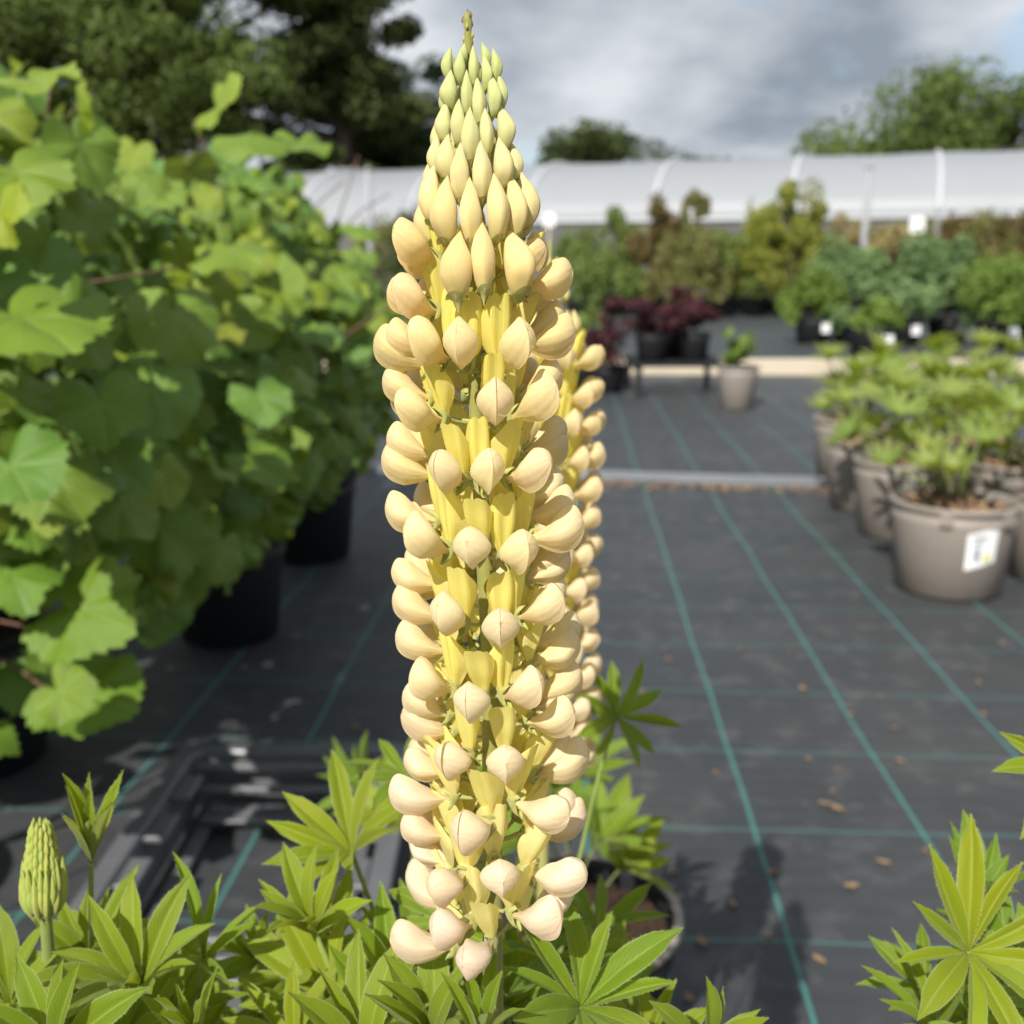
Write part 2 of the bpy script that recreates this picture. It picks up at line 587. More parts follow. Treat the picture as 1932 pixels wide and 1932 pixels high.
def wing_mesh(seed, side, crumple=0.0):
    """One wing petal: half of the inflated pouch; Y outwards, Z up, base at the claw."""
    r = random.Random(seed)
    L, H, W = 20.2 * MM, 5.8 * MM * r.uniform(0.95, 1.06), 5.9 * MM * r.uniform(0.90, 1.08)
    tilt = R(22 + r.uniform(-5, 5))
    nt, nv = 20, 15
    V, F, al, ac, se = [], [], [], [], []
    ph = r.uniform(0, 9)
    pk = r.uniform(0.56, 0.66)
    for i in range(nt + 1):
        t = 0.5 - 0.5 * math.cos(math.pi * i / nt)
        def hump(p, b0, e1, e2):
            if t < p:
                k = t / p
                return b0 + (1 - b0) * (k * k * (3 - 2 * k))
            return max(0.0, 1 - ((t - p) / (1 - p)) ** e1) ** e2
        ht = H * 1.05 * hump(pk + 0.20, 0.10, 2.8, 0.50) * (0.72 + 0.28 * min(1, t / 0.7))            # the top edge peaks far out
        hb = H * 1.20 * hump(pk - 0.06, 0.26, 2.5, 0.56)     # the lower edge bellies near the claw
        w = W * hump(pk - 0.02, 0.16, 2.0, 0.74)
        cz = 0.9 * MM + 1.5 * MM * t * t
        for j in range(nv + 1):
            v = j / nv
            up = math.cos(math.pi * v)                      # 1 at the top seam, -1 at the bottom seam
            au_ = abs(up)
            prof = (1 - au_ ** (2.3 - 0.5 * t)) ** 0.86 if up > 0 else (1 - au_ ** 1.75) ** 1.05
            zz = cz + (ht if up > 0 else hb) * up * (1.0 + (0.10 if up < 0 else 0.03) * abs(up) ** 9)
            yy = L * t
            xx = w * prof
            n = noise.noise(Vector((t * 2.6 + ph, v * 2.8, ph))) * (0.75 + crumple * 2.0) * MM
            xx = max(0.0, xx + n * min(1, prof * 1.5))
            e = 1.1 * MM * noise.noise(Vector((t * 4.0, up * 1.5 + ph, 3.0)))
            zz += e * abs(up) ** 2
            if crumple:
                zz += noise.noise(Vector((t * 3.1, v * 2, ph + 4))) * crumple * 2.2 * MM
            p = Matrix.Rotation(tilt, 3, 'X') @ Vector((xx + 0.02 * MM, yy, zz))
            V.append((side * p.x, p.y, p.z))
            al.append(t)
            ac.append(v)
            se.append(1.0 if j in (0, nv) or i == nt else 0.0)
    for i in range(nt):
        for j in range(nv):
            a, b, c, d = i * (nv + 1) + j, i * (nv + 1) + j + 1, (i + 1) * (nv + 1) + j + 1, (i + 1) * (nv + 1) + j
            F.append((a, b, c, d) if side < 0 else (a, d, c, b))
    return mesh_from('wing', V, F, M['wing'], True, {'along': al, 'across': ac, 'seam': se})


def banner_mesh(seed, open_=1.0):
    """The upright standard: a folded front with a groove, its sides swept back towards the stem."""
    r = random.Random(seed)
    Hh = 21.6 * MM * r.uniform(0.93, 1.06)
    wf = 3.6 * MM * r.uniform(0.88, 1.15)
    back = 7.8 * MM * r.uniform(0.85, 1.1)
    lean = 0.26 + r.uniform(-0.09, 0.09)
    ph = r.uniform(0, 9)
    nt, ns = 16, 24
    V, F, al, ac = [], [], [], []
    for i in range(nt + 1):
        t = i / nt
        wide = (0.22 + 0.78 * math.sin(math.pi * (0.04 + 0.66 * t)) ** 1.05)
        top = 1.0 if t < 0.7 else 1.0 - 0.32 * ((t - 0.7) / 0.3) ** 2
        for j in range(ns + 1):
            s = -1 + 2 * j / ns
            a = abs(s)
            sg = 1 if s >= 0 else -1
            z = Hh * t
            y = lean * z
            if a < 0.36:
                q = a / 0.36
                x = wf * wide * (q ** 0.9)
                y += (1.15 * MM * math.sin(q * math.pi * 0.62) - 0.9 * MM * q ** 6) * (0.4 + 0.6 * wide)
                z += 0.9 * MM * math.sin(q * math.pi) * t
            else:
                q = (a - 0.36) / 0.64
                x = wf * wide * (1 + 0.10 * math.sin(q * 3.0)) + q * (open_ - 0.8) * 1.2 * MM + 0.5 * MM * noise.noise(Vector((q * 2, t * 3, ph + sg)))
                y += 0.25 * MM - back * wide * top * (q ** 0.92)
                z -= (2.2 * MM * q ** 2) * t + 3.0 * MM * (q ** 2) * (t ** 4)
                z += 2.6 * MM * q * (1 - t) ** 2
            n = noise.noise(Vector((s * 2.2, t * 2.4, ph))) * 0.55 * MM
            V.append((sg * x + n * 0.5, y + n, z))
            al.append(t)
            ac.append(s)
    for i in range(nt):
        for j in range(ns):
            a = i * (ns + 1) + j
            F.append((a, a + 1, a + ns + 2, a + ns + 1))
    return mesh_from('banner', V, F, M['banner'], True, {'along': al, 'across': ac})


def calyx_mesh(seed):
    """Pedicel with the two lipped calyx at its end."""
    r = random.Random(seed)
    b = MB()
    e = Vector((0, 10.2 * MM, 1.6 * MM))
    b.tube([Vector((0, -2.0 * MM, -1.5 * MM)), Vector((0, 3 * MM, -0.9 * MM)), Vector((0, 7 * MM, 0.2 * MM)), e], [0.62 * MM, 0.55 * MM, 0.6 * MM, 1.0 * MM], 7, False)
    n = 14
    V, F = [], []
    for i, (d, rr) in enumerate(((-1.2, 0.7), (0.0, 1.7), (1.6, 2.3), (3.6, 2.5), (5.6, 2.3))):
        for k in range(n):
            w = 2 * math.pi * k / n
            lip = 1.0 if i < 3 else 0.45 + 0.55 * abs(math.sin(w))
            dd = d * lip * MM
            V.append((rr * MM * math.cos(w) * (0.55 if i == 4 else 1), e.y + dd, e.z + 0.6 * MM + rr * 1.05 * MM * math.sin(w) - (0.5 * dd if math.sin(w) < 0 else -0.25 * dd)))
    for i in range(4):
        for k in range(n):
            k2 = (k + 1) % n
            F.append((i * n + k, i * n + k2, (i + 1) * n + k2, (i + 1) * n + k))
    b.add(V, F)
    return mesh_from('flower', b.v, b.f, M['calyx'], True)


def bud_mesh(seed):
    """A closed bud, one unit long along Z, bulging outwards along Y, pointed at the top."""
    r = random.Random(seed)
    nt, n = 18, 20
    V, F, al, se = [], [], [], []
    ph = r.uniform(0, 9)
    for i in range(nt + 1):
        t = i / nt
        w = 0.5 * max(0.0, math.sin(math.pi * t ** 0.95)) ** 0.72 * (1 - 0.42 * t ** 5) + 0.004
        cy = 0.16 * math.sin(math.pi * t) - 0.10 * t + 0.05 * t ** 4
        for k in range(n):
            a = 2 * math.pi * k / n
            ca, sa = math.cos(a), math.sin(a)
            x = w * ca * abs(ca) ** 0.12 * 0.42
            ridge = 1.0 + 0.20 * max(0.0, sa) ** 10
            y = cy + w * sa * 0.40 * ridge
            nn = 0.018 * noise.noise(Vector((x * 6, y * 6, t * 4 + ph)))
            V.append((x + nn, y + nn, t))
            al.append(t)
            se.append(1.0 if abs(sa - 1) < 0.02 else 0.0)
    for i in range(nt):
        for k in range(n):
            k2 = (k + 1) % n
            F.append((i * n + k, i * n + k2, (i + 1) * n + k2, (i + 1) * n + k))
    return mesh_from('bud', V, F, M['bud'], True, {'along': al, 'seam': se})


def bud_calyx_mesh():
    V, F = [], []
    n = 16
    for i, (t, s) in enumerate(((-0.10, 0.10), (-0.02, 0.62), (0.05, 1.0), (0.10, 1.05), (0.17, 1.06))):
        w = 0.5 * max(0.0, math.sin(math.pi * max(t, 0.03) ** 0.95)) ** 0.72
        w = max(w, 0.06) * s
        cy = 0.16 * math.sin(math.pi * max(0, t)) - 0.10 * t
        for k in range(n):
            a = 2 * math.pi * k / n
            lobe = (0.06 + 0.94 * abs(math.sin(a)) ** 1.5) if i == 4 else (0.55 + 0.45 * abs(math.sin(a)) if i == 3 else 1)
            tt = t if i < 3 else 0.055 + (t - 0.055) * lobe
            V.append((w * math.cos(a) * 0.45, cy + w * math.sin(a) * 0.44, tt))
    for i in range(4):
        for k in range(n):
            k2 = (k + 1) % n
            F.append((i * n + k, i * n + k2, (i + 1) * n + k2, (i + 1) * n + k))
    return mesh_from('calyx', V, F, M['calyx'], True)


def lerp3(stops, q):
    for (a, ca), (b, cb) in zip(stops, stops[1:]):
        if q <= b:
            k = max(0.0, min(1.0, (q - a) / (b - a)))
            return tuple(x + (y - x) * k for x, y in zip(ca, cb))
    return stops[-1][1]


CRUMPLE = (0.0, 0.0, 0.08, 0.16, 0.22, 0.4, 0.5, 0.6)
WL = [wing_mesh(i, -1, CRUMPLE[i]) for i in range(8)]
WR = [wing_mesh(i, 1, CRUMPLE[i]) for i in range(8)]
BN = [banner_mesh(40 + i, [1, 0.5, 1.6, 1.0, 2.2, 0.8][i]) for i in range(6)]
CX = [calyx_mesh(60 + i) for i in range(3)]
BD = [bud_mesh(80 + i) for i in range(5)]
BC = bud_calyx_mesh()


BANT = [(0.32, (0.96, 0.87, 0.20)), (0.47, (0.96, 0.88, 0.26)), (0.62, (0.94, 0.88, 0.46))]


def flower(parent, origin, out, up, scale, tint, old=0.0, r=random):
    """One open flower on its stalk: calyx, banner and two wings."""
    m = frame(origin, out, up, scale)
    f = obj('flower', r.choice(CX), parent, m)
    k = r.randrange(5) if r.random() > old else r.randrange(5, 8)
    base = Matrix.Translation((0, 11.5 * MM, 1.6 * MM))
    b = obj('banner', r.choice(BN), f, base @ Matrix.Rotation(R(r.uniform(-7, 7)), 4, 'X') @ Matrix.Rotation(R(r.uniform(-6, 6)), 4, 'Z'), lerp3(BANT, tint[2]))
    gap = abs(r.gauss(0, 0.12)) + old * abs(r.gauss(0, 0.5))
    drop = R(r.uniform(-7, 5) - old * 12)
    for sd, lib in ((-1, WL), (1, WR)):
        obj('wing', lib[k], f, base @ Matrix.Translation((0, 1.2 * MM, -0.6 * MM)) @ Matrix.Rotation(drop, 4, 'X') @ Matrix.Rotation(R(-sd * gap), 4, 'Z') @ Matrix.Rotation(R(sd * r.gauss(0, 0.6 + 3 * old)), 4, 'Y'), tint)
    return f


def bud(parent, base, up, out, h, w, tint, r=random):
    """A bud standing at base, h tall and w wide."""
    y = (out - up * out.dot(up)).normalized()
    x = y.cross(up).normalized()
    k = w / 0.42
    m = Matrix((x * k, y * k, up.normalized() * h)).transposed().to_4x4()
    m.translation = base
    b = obj('bud', r.choice(BD), parent, m, tint)
    obj('calyx', BC, b)
    return b


# ------------------------------------------------------------------ lupin leaves
def leaflet_mesh(seed, ratio=0.115, fold=0.35, arch=0.18):
    r = random.Random(seed)
    nt, ns = 16, 8
    V, F, al, ac = [], [], [], []
    ph = r.uniform(0, 9)
    for i in range(nt + 1):
        t = i / nt
        w = ratio * (0.10 + 0.90 * math.sin(math.pi * t ** 1.18) ** 0.80) * (1 if t < 0.999 else 0.0)
        if t > 0.86:
            w = min(w, ratio * 3.3 * (1.0 - t) + 0.002)
        cz = arch * math.sin(math.pi * t * 0.55) * 0.35 - arch * t * t
        bx = 0.03 * math.sin(t * 3 + ph) * t
        for j in range(ns + 1):
            s = -1 + 2 * j / ns
            z = cz + abs(s) * w * fold * 1.6 * (1 - 0.35 * abs(s)) + 0.013 * noise.noise(Vector((s * 2, t * 5, ph)))
            V.append((bx + s * w * math.cos(fold * 0.8), t, z))
            al.append(t)
            ac.append(s)
    for i in range(nt):
        for j in range(ns):
            a = i * (ns + 1) + j
            F.append((a, a + 1, a + ns + 2, a + ns + 1))
    for sd in (0, ns):
        for k in range(90):
            t = r.uniform(0.05, 0.99) * nt
            i0 = min(nt - 1, int(t))
            e0, e1 = Vector(V[i0 * (ns + 1) + sd]), Vector(V[(i0 + 1) * (ns + 1) + sd])
            p0 = e0.lerp(e1, t - i0)
            out = Vector((-1 if sd == 0 else 1, r.uniform(0.2, 1.0), r.uniform(-0.5, 0.5))).normalized() * r.uniform(0.010, 0.026)
            b0 = len(V)
            V += [tuple(p0 - Vector((0, 0.0016, 0))), tuple(p0 + Vector((0, 0.0016, 0))), tuple(p0 + out)]
            al += [0.5] * 3
            ac += [1.0] * 3
            F.append((b0, b0 + 1, b0 + 2))
    return mesh_from('leaflet', V, F, M['leaflet'], True, {'along': al, 'across': ac})


LFT = [leaflet_mesh(200 + i, [0.128, 0.108, 0.134, 0.115, 0.124, 0.100][i], [0.30, 0.55, 0.20, 0.70, 0.45, 0.9][i], [0.16, 0.24, 0.30, 0.10, 0.20, 0.05][i]) for i in range(6)]
LFT_NARROW = [leaflet_mesh(230 + i, [0.085, 0.078, 0.09][i], [0.8, 1.0, 0.7][i], [0.06, 0.10, 0.02][i]) for i in range(3)]


def lupin_leaf(parent, hub, normal, root, L=0.036, n=10, cup=35, spin=None, tint=(1, 1, 1), narrow=False, r=random, droop=0.0, thick=1.0):
    """A hand-shaped leaf: the stalk is the leaf object, every leaflet a child."""
    normal = normal.normalized()
    pm = Matrix.Translation(parent.location).inverted() if parent.parent is None else Matrix()
    b = MB()
    root = Vector(root)
    mid = root.lerp(hub, 0.55) + Vector((0, 0, 0.16 * (hub - root).length)) * 0.5 - normal * 0.10 * (hub - root).length
    pts = [root * (1 - q) ** 2 + mid * (2 * q * (1 - q)) + hub * q * q for q in np.linspace(0, 1, 9)]
    b.tube([pm @ p for p in pts], list(np.linspace(1.7 * MM, 1.15 * MM, 9) * thick), 7)
    hp = pm @ hub
    lf = b.build('leaf', M['petiole'], parent, True)
    a0 = normal.cross(Vector((0.2, 0.9, 0.3))).normalized()
    b0 = normal.cross(a0)
    sp = r.uniform(0, 6.28) if spin is None else spin
    lib = LFT_NARROW if narrow else LFT
    for i in range(n):
        w = sp + 2 * math.pi * (i + r.uniform(-0.16, 0.16)) / n
        c = R(cup + 8 + r.uniform(-15, 13))
        rad = a0 * math.cos(w) + b0 * math.sin(w)
        d = rad * math.cos(c) + normal * math.sin(c)
        nz = normal * math.cos(c) - rad * math.sin(c)
        ll = L * 0.94 * r.uniform(0.76, 1.10) * (1.0 + 0.12 * d.z)
        tv = r.uniform(0.82, 1.18)
        q = Quaternion(d.normalized(), r.uniform(-0.55, 0.55))
        obj('leaflet', r.choice(lib), lf, frame(hp + d * 0.0008, d, q @ nz, ll), (tint[0] * tv * r.uniform(0.9, 1.1), tint[1] * tv, tint[2] * tv))
    return lf


def pot_profile(rt, rb, h):
    return [(0.001, 0.0), (rb * 0.92, 0.0), (rb, 0.004), (rb + (rt - rb) * 0.72 - 0.002, h * 0.72), (rt * 0.985, h * 0.80), (rt * 0.985, h * 0.87), (rt * 0.965, h * 0.88),
            (rt * 0.975, h * 0.93), (rt * 1.02, h * 0.94), (rt * 1.03, h * 0.985), (rt * 1.01, h), (rt * 0.96, h), (rt * 0.94, h * 0.97), (rt * 0.93, h * 0.86)]


def pot(parent, rt, rb, h, mat, n=48, seed=1):
    b = MB()
    b.lathe(pot_profile(rt, rb, h), n)
    p = b.build('pot', mat, parent, True)
    r = random.Random(seed)
    b = MB()
    V, F = [(0, 0, h * 0.89)], []
    for i in range(1, 6):
        for k in range(24):
            w = 2 * math.pi * k / 24
            V.append((rt * 0.94 * i / 5 * math.cos(w), rt * 0.94 * i / 5 * math.sin(w), h * 0.88 + r.uniform(-0.004, 0.006)))
    for k in range(24):
        F.append((0, 1 + k, 1 + (k + 1) % 24))
        for i in range(4):
            a = 1 + i * 24
            F.append((a + k, a + 24 + k, a + 24 + (k + 1) % 24, a + (k + 1) % 24))
    b.add(V, F)
    b.build('soil', M['soil'], parent, True)
    return p

# ------------------------------------------------------------------ the flowering lupin
AX = [(20, 882), (100, 884), (480, 893), (720, 896), (900, 905), (1240, 925), (1500, 928), (1800, 930), (2000, 932)]


def axis(py):
    px = np.interp(py, [a for a, _ in AX], [b for _, b in AX])
    return at(px, py, 0.360 - 0.018 * (py - 30) / 1900.0)


TINT = [(480, (0.87, 0.69, 0.31)), (800, (0.89, 0.76, 0.41)), (1250, (0.89, 0.775, 0.46)), (1550, (0.885, 0.75, 0.53)), (1850, (0.89, 0.76, 0.60))]
POT_MAIN = Vector((0.01, 0.43, 0.0))
lupin = thing('potted_lupin', 'lupin in full bloom with tall spikes of peach and yellow pea flowers', 'plant', POT_MAIN)
pot(lupin, 0.115, 0.088, 0.22, M['black'])

b = MB()
pys = [24, 40, 60, 80, 100] + list(range(140, 2000, 40))
pts = [axis(p) - POT_MAIN for p in pys]
rad = [(0.9 + 0.55 * (i % 2) * (1 if p < 110 else 0) + 2.9 * min(1, max(0, (p - 20) / 1700.0)) ** 0.75) * MM for i, p in enumerate(pys)]
low = pts[-1]
pts += [low.lerp(Vector((0.0, 0.0, 0.20)), q) for q in (0.3, 0.6, 1.0)]
rad += [4.2 * MM, 4.6 * MM, 5.0 * MM]
b.tube(pts, rad, 12)
b.build('stem', M['stem'], lupin, True)

UP = (axis(300) - axis(1700)).normalized()
# wing centres of the open flowers read along each whorl (1932 px square)
OPEN = [
    (792, 462), (788, 562), (1032, 527), (1046, 618),
    (757, 668), (815, 648), (878, 655), (968, 662), (1036, 632),
    (745, 757), (797, 772), (935, 765), (1008, 758), (1060, 728),
    (765, 878), (728, 846), (850, 890), (922, 893), (993, 886), (1050, 848), (1062, 922),
    (755, 997), (815, 1022), (900, 1033), (970, 1040), (1040, 995), (1070, 1052),
    (765, 1092), (790, 1147), (857, 1165), (946, 1177), (1022, 1142), (1076, 1130),
    (762, 1228), (812, 1285), (903, 1318), (985, 1300), (1058, 1228), (1068, 1292),
    (768, 1312), (792, 1358), (865, 1424), (953, 1424), (1040, 1345), (1065, 1440),
    (775, 1434), (806, 1495), (904, 1556), (1010, 1512), (1066, 1542),
    (785, 1545), (795, 1602), (855, 1655), (942, 1632), (1035, 1640),
    (790, 1676), (1072, 1692), (1006, 1722),
    (808, 1768), (908, 1788), (858, 1746),
]
rr = random.Random(3)


def place_open(px, py, r0=0.0245, sc=1.0, old=0.0):
    a = axis(py)
    w0 = at(px, py, a.y)
    q_ = (w0.x - a.x) / r0
    ang = math.asin(q_) if abs(q_) <= 1 else math.copysign(R(90 + min(32, (abs(q_) - 1) * 130)), q_)
    o_ = Vector((math.sin(ang), -math.cos(ang), 0))
    w = at(px, py, a.y + o_.y * r0)
    w.x = a.x + o_.x * r0
    o_ = (o_ - UP * o_.dot(UP)).normalized()
    o_ = Quaternion(UP, rr.gauss(0, 0.10 + 0.22 * old)) @ o_
    o_ = (o_ + UP * (rr.gauss(0, 0.07 + 0.18 * old) - 0.22 * old)).normalized()
    org = w - o_ * (21.5 * MM * sc) - UP * (6.0 * MM * sc)
    tv = rr.uniform(0.95, 1.04)
    c = lerp3(TINT, py)
    return flower(lupin, org - POT_MAIN, o_, UP, sc * rr.uniform(0.95, 1.06), (c[0] * tv, c[1] * tv * rr.uniform(0.97, 1.03), c[2] * tv * rr.uniform(0.92, 1.08)), old, rr)


for px, py in OPEN:
    q = (py - 600) / 1200.0
    place_open(px, py, 0.0238, 0.93 if py < 600 else 0.98 + 0.13 * min(1, max(0, (py - 1250) / 350.0)), max(0.0, 0.75 * (q - 0.35)))
# the far side of every whorl
for i, py in enumerate((560, 640, 735, 845, 970, 1090, 1215, 1335, 1450, 1560)):
    a = axis(py)
    for k in range(6):
        ang = R((90 + 14 + k * 31.6 + rr.uniform(-7, 7) + (i % 2) * 9))
        o_ = Vector((math.sin(ang), -math.cos(ang), 0))
        o_ = (o_ - UP * o_.dot(UP)).normalized()
        c = lerp3(TINT, py)
        flower(lupin, a + o_ * 0.004 - UP * 0.004 - POT_MAIN, o_, UP, rr.uniform(0.92, 1.0) * (0.82 if py < 700 else 0.96), c, max(0, (py - 1200) / 900.0), rr)

a = axis(505)
for deg in (-112, -74, 76, 108, 150, 195, 232):
    o_ = Vector((math.sin(R(deg)), -math.cos(R(deg)), 0))
    o_ = (o_ - UP * o_.dot(UP)).normalized()
    flower(lupin, a + o_ * 0.003 - UP * (0.004 + rr.uniform(0, 0.004)) - POT_MAIN, (o_ + UP * 0.25).normalized(), UP, rr.uniform(0.74, 0.82), lerp3(TINT, 480), 0.0, rr)
# buds: centre, width and height read in a 3.22x enlargement of the spike's top
BUDS = [
    (738, 350, 55, 120, 3.0), (858, 370, 60, 160, 4.0), (645, 420, 72, 185, 6.5), (715, 440, 75, 200, 6.0), (795, 440, 68, 230, 6.5), (866, 480, 75, 205, 6.5), (925, 430, 70, 190, 6.5),
    (655, 592, 112, 225, 8.5), (755, 612, 75, 260, 8.0), (825, 668, 88, 275, 8.5), (910, 622, 92, 245, 8.5), (962, 600, 66, 205, 8.5),
    (620, 800, 105, 230, 11), (705, 805, 92, 265, 10.5), (777, 892, 112, 315, 11), (870, 865, 92, 285, 11), (975, 832, 115, 255, 11),
    (566, 1010, 95, 230, 13.5), (632, 1032, 132, 265, 13), (715, 1130, 118, 335, 13.5), (845, 1122, 122, 335, 13.5), (965, 1066, 132, 285, 13.5), (1045, 1052, 85, 225, 13.5),
    (540, 1268, 135, 325, 17), (628, 1368, 170, 370, 16.5), (778, 1375, 132, 365, 16.5), (935, 1350, 142, 365, 16.5), (1045, 1342, 135, 355, 17), (1112, 1310, 132, 325, 17),
    (700, 1725, 190, 380, 19.5), (852, 1662, 142, 405, 19), (1055, 1700, 200, 365, 19.5),
]
BT = [(80, (0.46, 0.57, 0.20)), (210, (0.61, 0.66, 0.29)), (330, (0.78, 0.70, 0.35)), (430, (0.84, 0.68, 0.30)), (560, (0.85, 0.64, 0.28))]
PXM = None
for cx, cy, w, h, rmm in BUDS:
    k = 600 / 1932.0 * 1932 / 2048.0
    px, py = 700 * 1932 / 2048.0 + cx * k, cy * k
    a = axis(py)
    zc_ = a.y * CT + (CAM_H - a.z) * ST
    mpp = zc_ / FPX
    w0 = at(px, py, a.y)
    r0 = rmm * MM
    dx = max(-r0 * 0.97, min(r0 * 0.97, w0.x - a.x))
    dy = math.sqrt(r0 * r0 - dx * dx)
    c = at(px, py, a.y - dy)
    out = Vector((dx, -dy, 0)).normalized()
    hh, ww = h * k * mpp * 1.20, w * k * mpp * 1.04
    up = (UP + out * (0.02 + rr.uniform(-0.03, 0.05) - (0.12 if cy > 1500 else 0))).normalized()
    tv = rr.uniform(0.94, 1.05)
    bud(lupin, c - up * hh * 0.5 - POT_MAIN, up, out, hh, ww, tuple(x * tv for x in lerp3(BT, py)), rr)
    # a short stalk into the stem
# buds on the far side
for py, rmm, w, h, nb in ((130, 6, 70, 190, 4), (185, 8, 85, 240, 4), (255, 10.5, 100, 280, 5), (330, 13, 120, 300, 5), (410, 16, 140, 350, 5)):
    a = axis(py)
    for k in range(nb):
        ang = R(100 + 160 * (k + 0.5) / nb)
        out = Vector((math.sin(ang), -math.cos(ang), 0))
        mpp = 0.34 / FPX * 0.293
        up = (UP + out * 0.12).normalized()
        bud(lupin, a + out * rmm * MM - up * h * mpp * 0.5 - POT_MAIN, up, out, h * mpp, w * mpp * 1.1, lerp3(BT, py), rr)
# the spent tip of the spike: small dry scales
for k in range(9):
    py = 30 + k * 7.5
    a = axis(py)
    ang = k * 2.4
    out = Vector((math.sin(ang), math.cos(ang), 0))
    bud(lupin, a + out * 0.8 * MM - POT_MAIN, (UP + out * 0.3).normalized(), out, 2.6 * MM, 1.1 * MM, (0.16, 0.11, 0.07) if k < 3 else (0.42, 0.42, 0.10), rr)


def far_spike(parent, top, foot, nwh, tint_stops, seed, per=9, r_=0.004, bud_share=0.3):
    """A whole spike generated whorl by whorl from its top to its foot."""
    r = random.Random(seed)
    base = parent.location
    up = (top - foot).normalized()
    b_ = MB()
    b_.tube([foot - base + (top - foot) * q for q in np.linspace(0, 1, 10)], list(np.linspace(3.6 * MM, 1.0 * MM, 10)), 9)
    b_.build('stem', M['stem'], parent, True)
    for i in range(nwh):
        q = i / (nwh - 1)
        p = top.lerp(foot, 0.03 + 0.95 * q)
        n_ = per if q > 0.1 else 5
        for k in range(n_):
            ang = 2 * math.pi * (k + 0.5 * (i % 2)) / n_ + r.uniform(-0.15, 0.15)
            out = Vector((math.sin(ang), -math.cos(ang), 0))
            out = (out - up * out.dot(up)).normalized()
            c = lerp3(tint_stops, q)
            if q < bud_share:
                s = 0.45 + 0.55 * q / bud_share
                u2 = (up + out * 0.15).normalized()
                bud(parent, p + out * (3 + 12 * q / bud_share) * MM - base - up * 0.008, u2, out, 19 * MM * s, 6.8 * MM * s, tuple(0.94 * x for x in c), r)
            else:
                flower(parent, p + out * r_ - base - up * 0.006, out, up, r.uniform(0.92, 1.04), c, 0.15, r)


T2 = [(0, (0.55, 0.55, 0.20)), (0.25, (0.82, 0.68, 0.34)), (0.6, (0.84, 0.71, 0.44)), (1.0, (0.85, 0.71, 0.52))]
far_spike(lupin, at(1038, 452, 0.61), at(1022, 1440, 0.60), 17, T2, 21, bud_share=0.16)
foot2 = at(1022, 1440, 0.60)
b = MB()
b.tube([(foot2 - POT_MAIN) * (1 - q) + Vector((0.01, 0.03, 0.2)) * q for q in np.linspace(0, 1, 6)], 3.8 * MM, 9)
b.build('stem', M['stem'], lupin, True)

# ------------------------------------------------------------------ lupin leaves, read one by one
CROWN = POT_MAIN + Vector((0, 0.0, 0.23))
LIME, GREEN, DEEP, OLIVE = (1.75, 1.22, 0.5), (1.08, 1.02, 0.9), (0.75, 0.88, 1.0), (1.4, 1.08, 1.1)
rl = random.Random(11)


def LF(plant, root, px, py, Y, nrm, L, n=10, cup=35, tint=GREEN, spin=None, narrow=False):
    return lupin_leaf(plant, at(px, py, Y), Vector(nrm), root + Vector((rl.uniform(-0.03, 0.03), rl.uniform(-0.03, 0.03), 0)), L * MM, n, cup, spin, tint, narrow, rl)


for a in (
    (1095, 1902, 0.345, (0.10, -0.55, 0.80), 46, 11, 30, GREEN),
    (1025, 1815, 0.42, (0.3, -0.3, 0.9), 42, 9, 20, DEEP),
    (1160, 1352, 0.60, (0.35, -0.65, 0.5), 42, 10, 15, DEEP),
    (1120, 1760, 0.50, (0.2, -0.2, 0.95), 40, 9, 30, DEEP),
    (665, 1612, 0.46, (-0.35, -0.55, 0.75), 48, 10, 35, LIME),
    (770, 1470, 0.52, (-0.2, -0.3, 0.9), 40, 9, 15, GREEN),
    (840, 1738, 0.405, (-0.35, -0.35, 0.87), 42, 10, 10, GREEN),
    (625, 1890, 0.40, (-0.25, -0.6, 0.75), 46, 10, 30, LIME),
    (735, 1905, 0.385, (0.05, -0.5, 0.85), 46, 10, 48, GREEN),
    (820, 1990, 0.345, (-0.1, -0.35, 0.95), 46, 10, 60, OLIVE),
    (905, 1975, 0.320, (0.0, -0.3, 0.95), 32, 8, 62, GREEN, None, True),
    (690, 2010, 0.345, (-0.1, -0.35, 0.95), 44, 10, 50, OLIVE),
    (560, 1985, 0.37, (-0.2, -0.5, 0.85), 42, 9, 35, LIME),
    (1215, 1985, 0.37, (0.25, -0.5, 0.85), 40, 10, 35, LIME),
    (1320, 2010, 0.345, (0.2, -0.35, 0.9), 38, 8, 60, OLIVE),
    (960, 1900, 0.42, (0, -0.3, 0.95), 42, 9, 30, DEEP),
    (780, 1820, 0.44, (0, -0.3, 0.95), 44, 10, 40, GREEN),
    (640, 1780, 0.46, (-0.3, -0.3, 0.9), 42, 10, 45, LIME),
    (560, 1900, 0.47, (-0.3, -0.3, 0.9), 40, 9, 40, OLIVE),
    (875, 1880, 0.40, (0, -0.25, 0.95), 38, 9, 50, GREEN),
):
    LF(lupin, CROWN, *a)
for k in range(44):
    LF(lupin, CROWN, rl.uniform(480, 1180), rl.uniform(1760, 2120), rl.uniform(0.39, 0.56), (rl.uniform(-0.4, 0.4), rl.uniform(-0.6, 0.1), 0.9), rl.uniform(26, 40), rl.choice((9, 10, 11)), rl.uniform(25, 62), rl.choice((GREEN, LIME, OLIVE, LIME)))

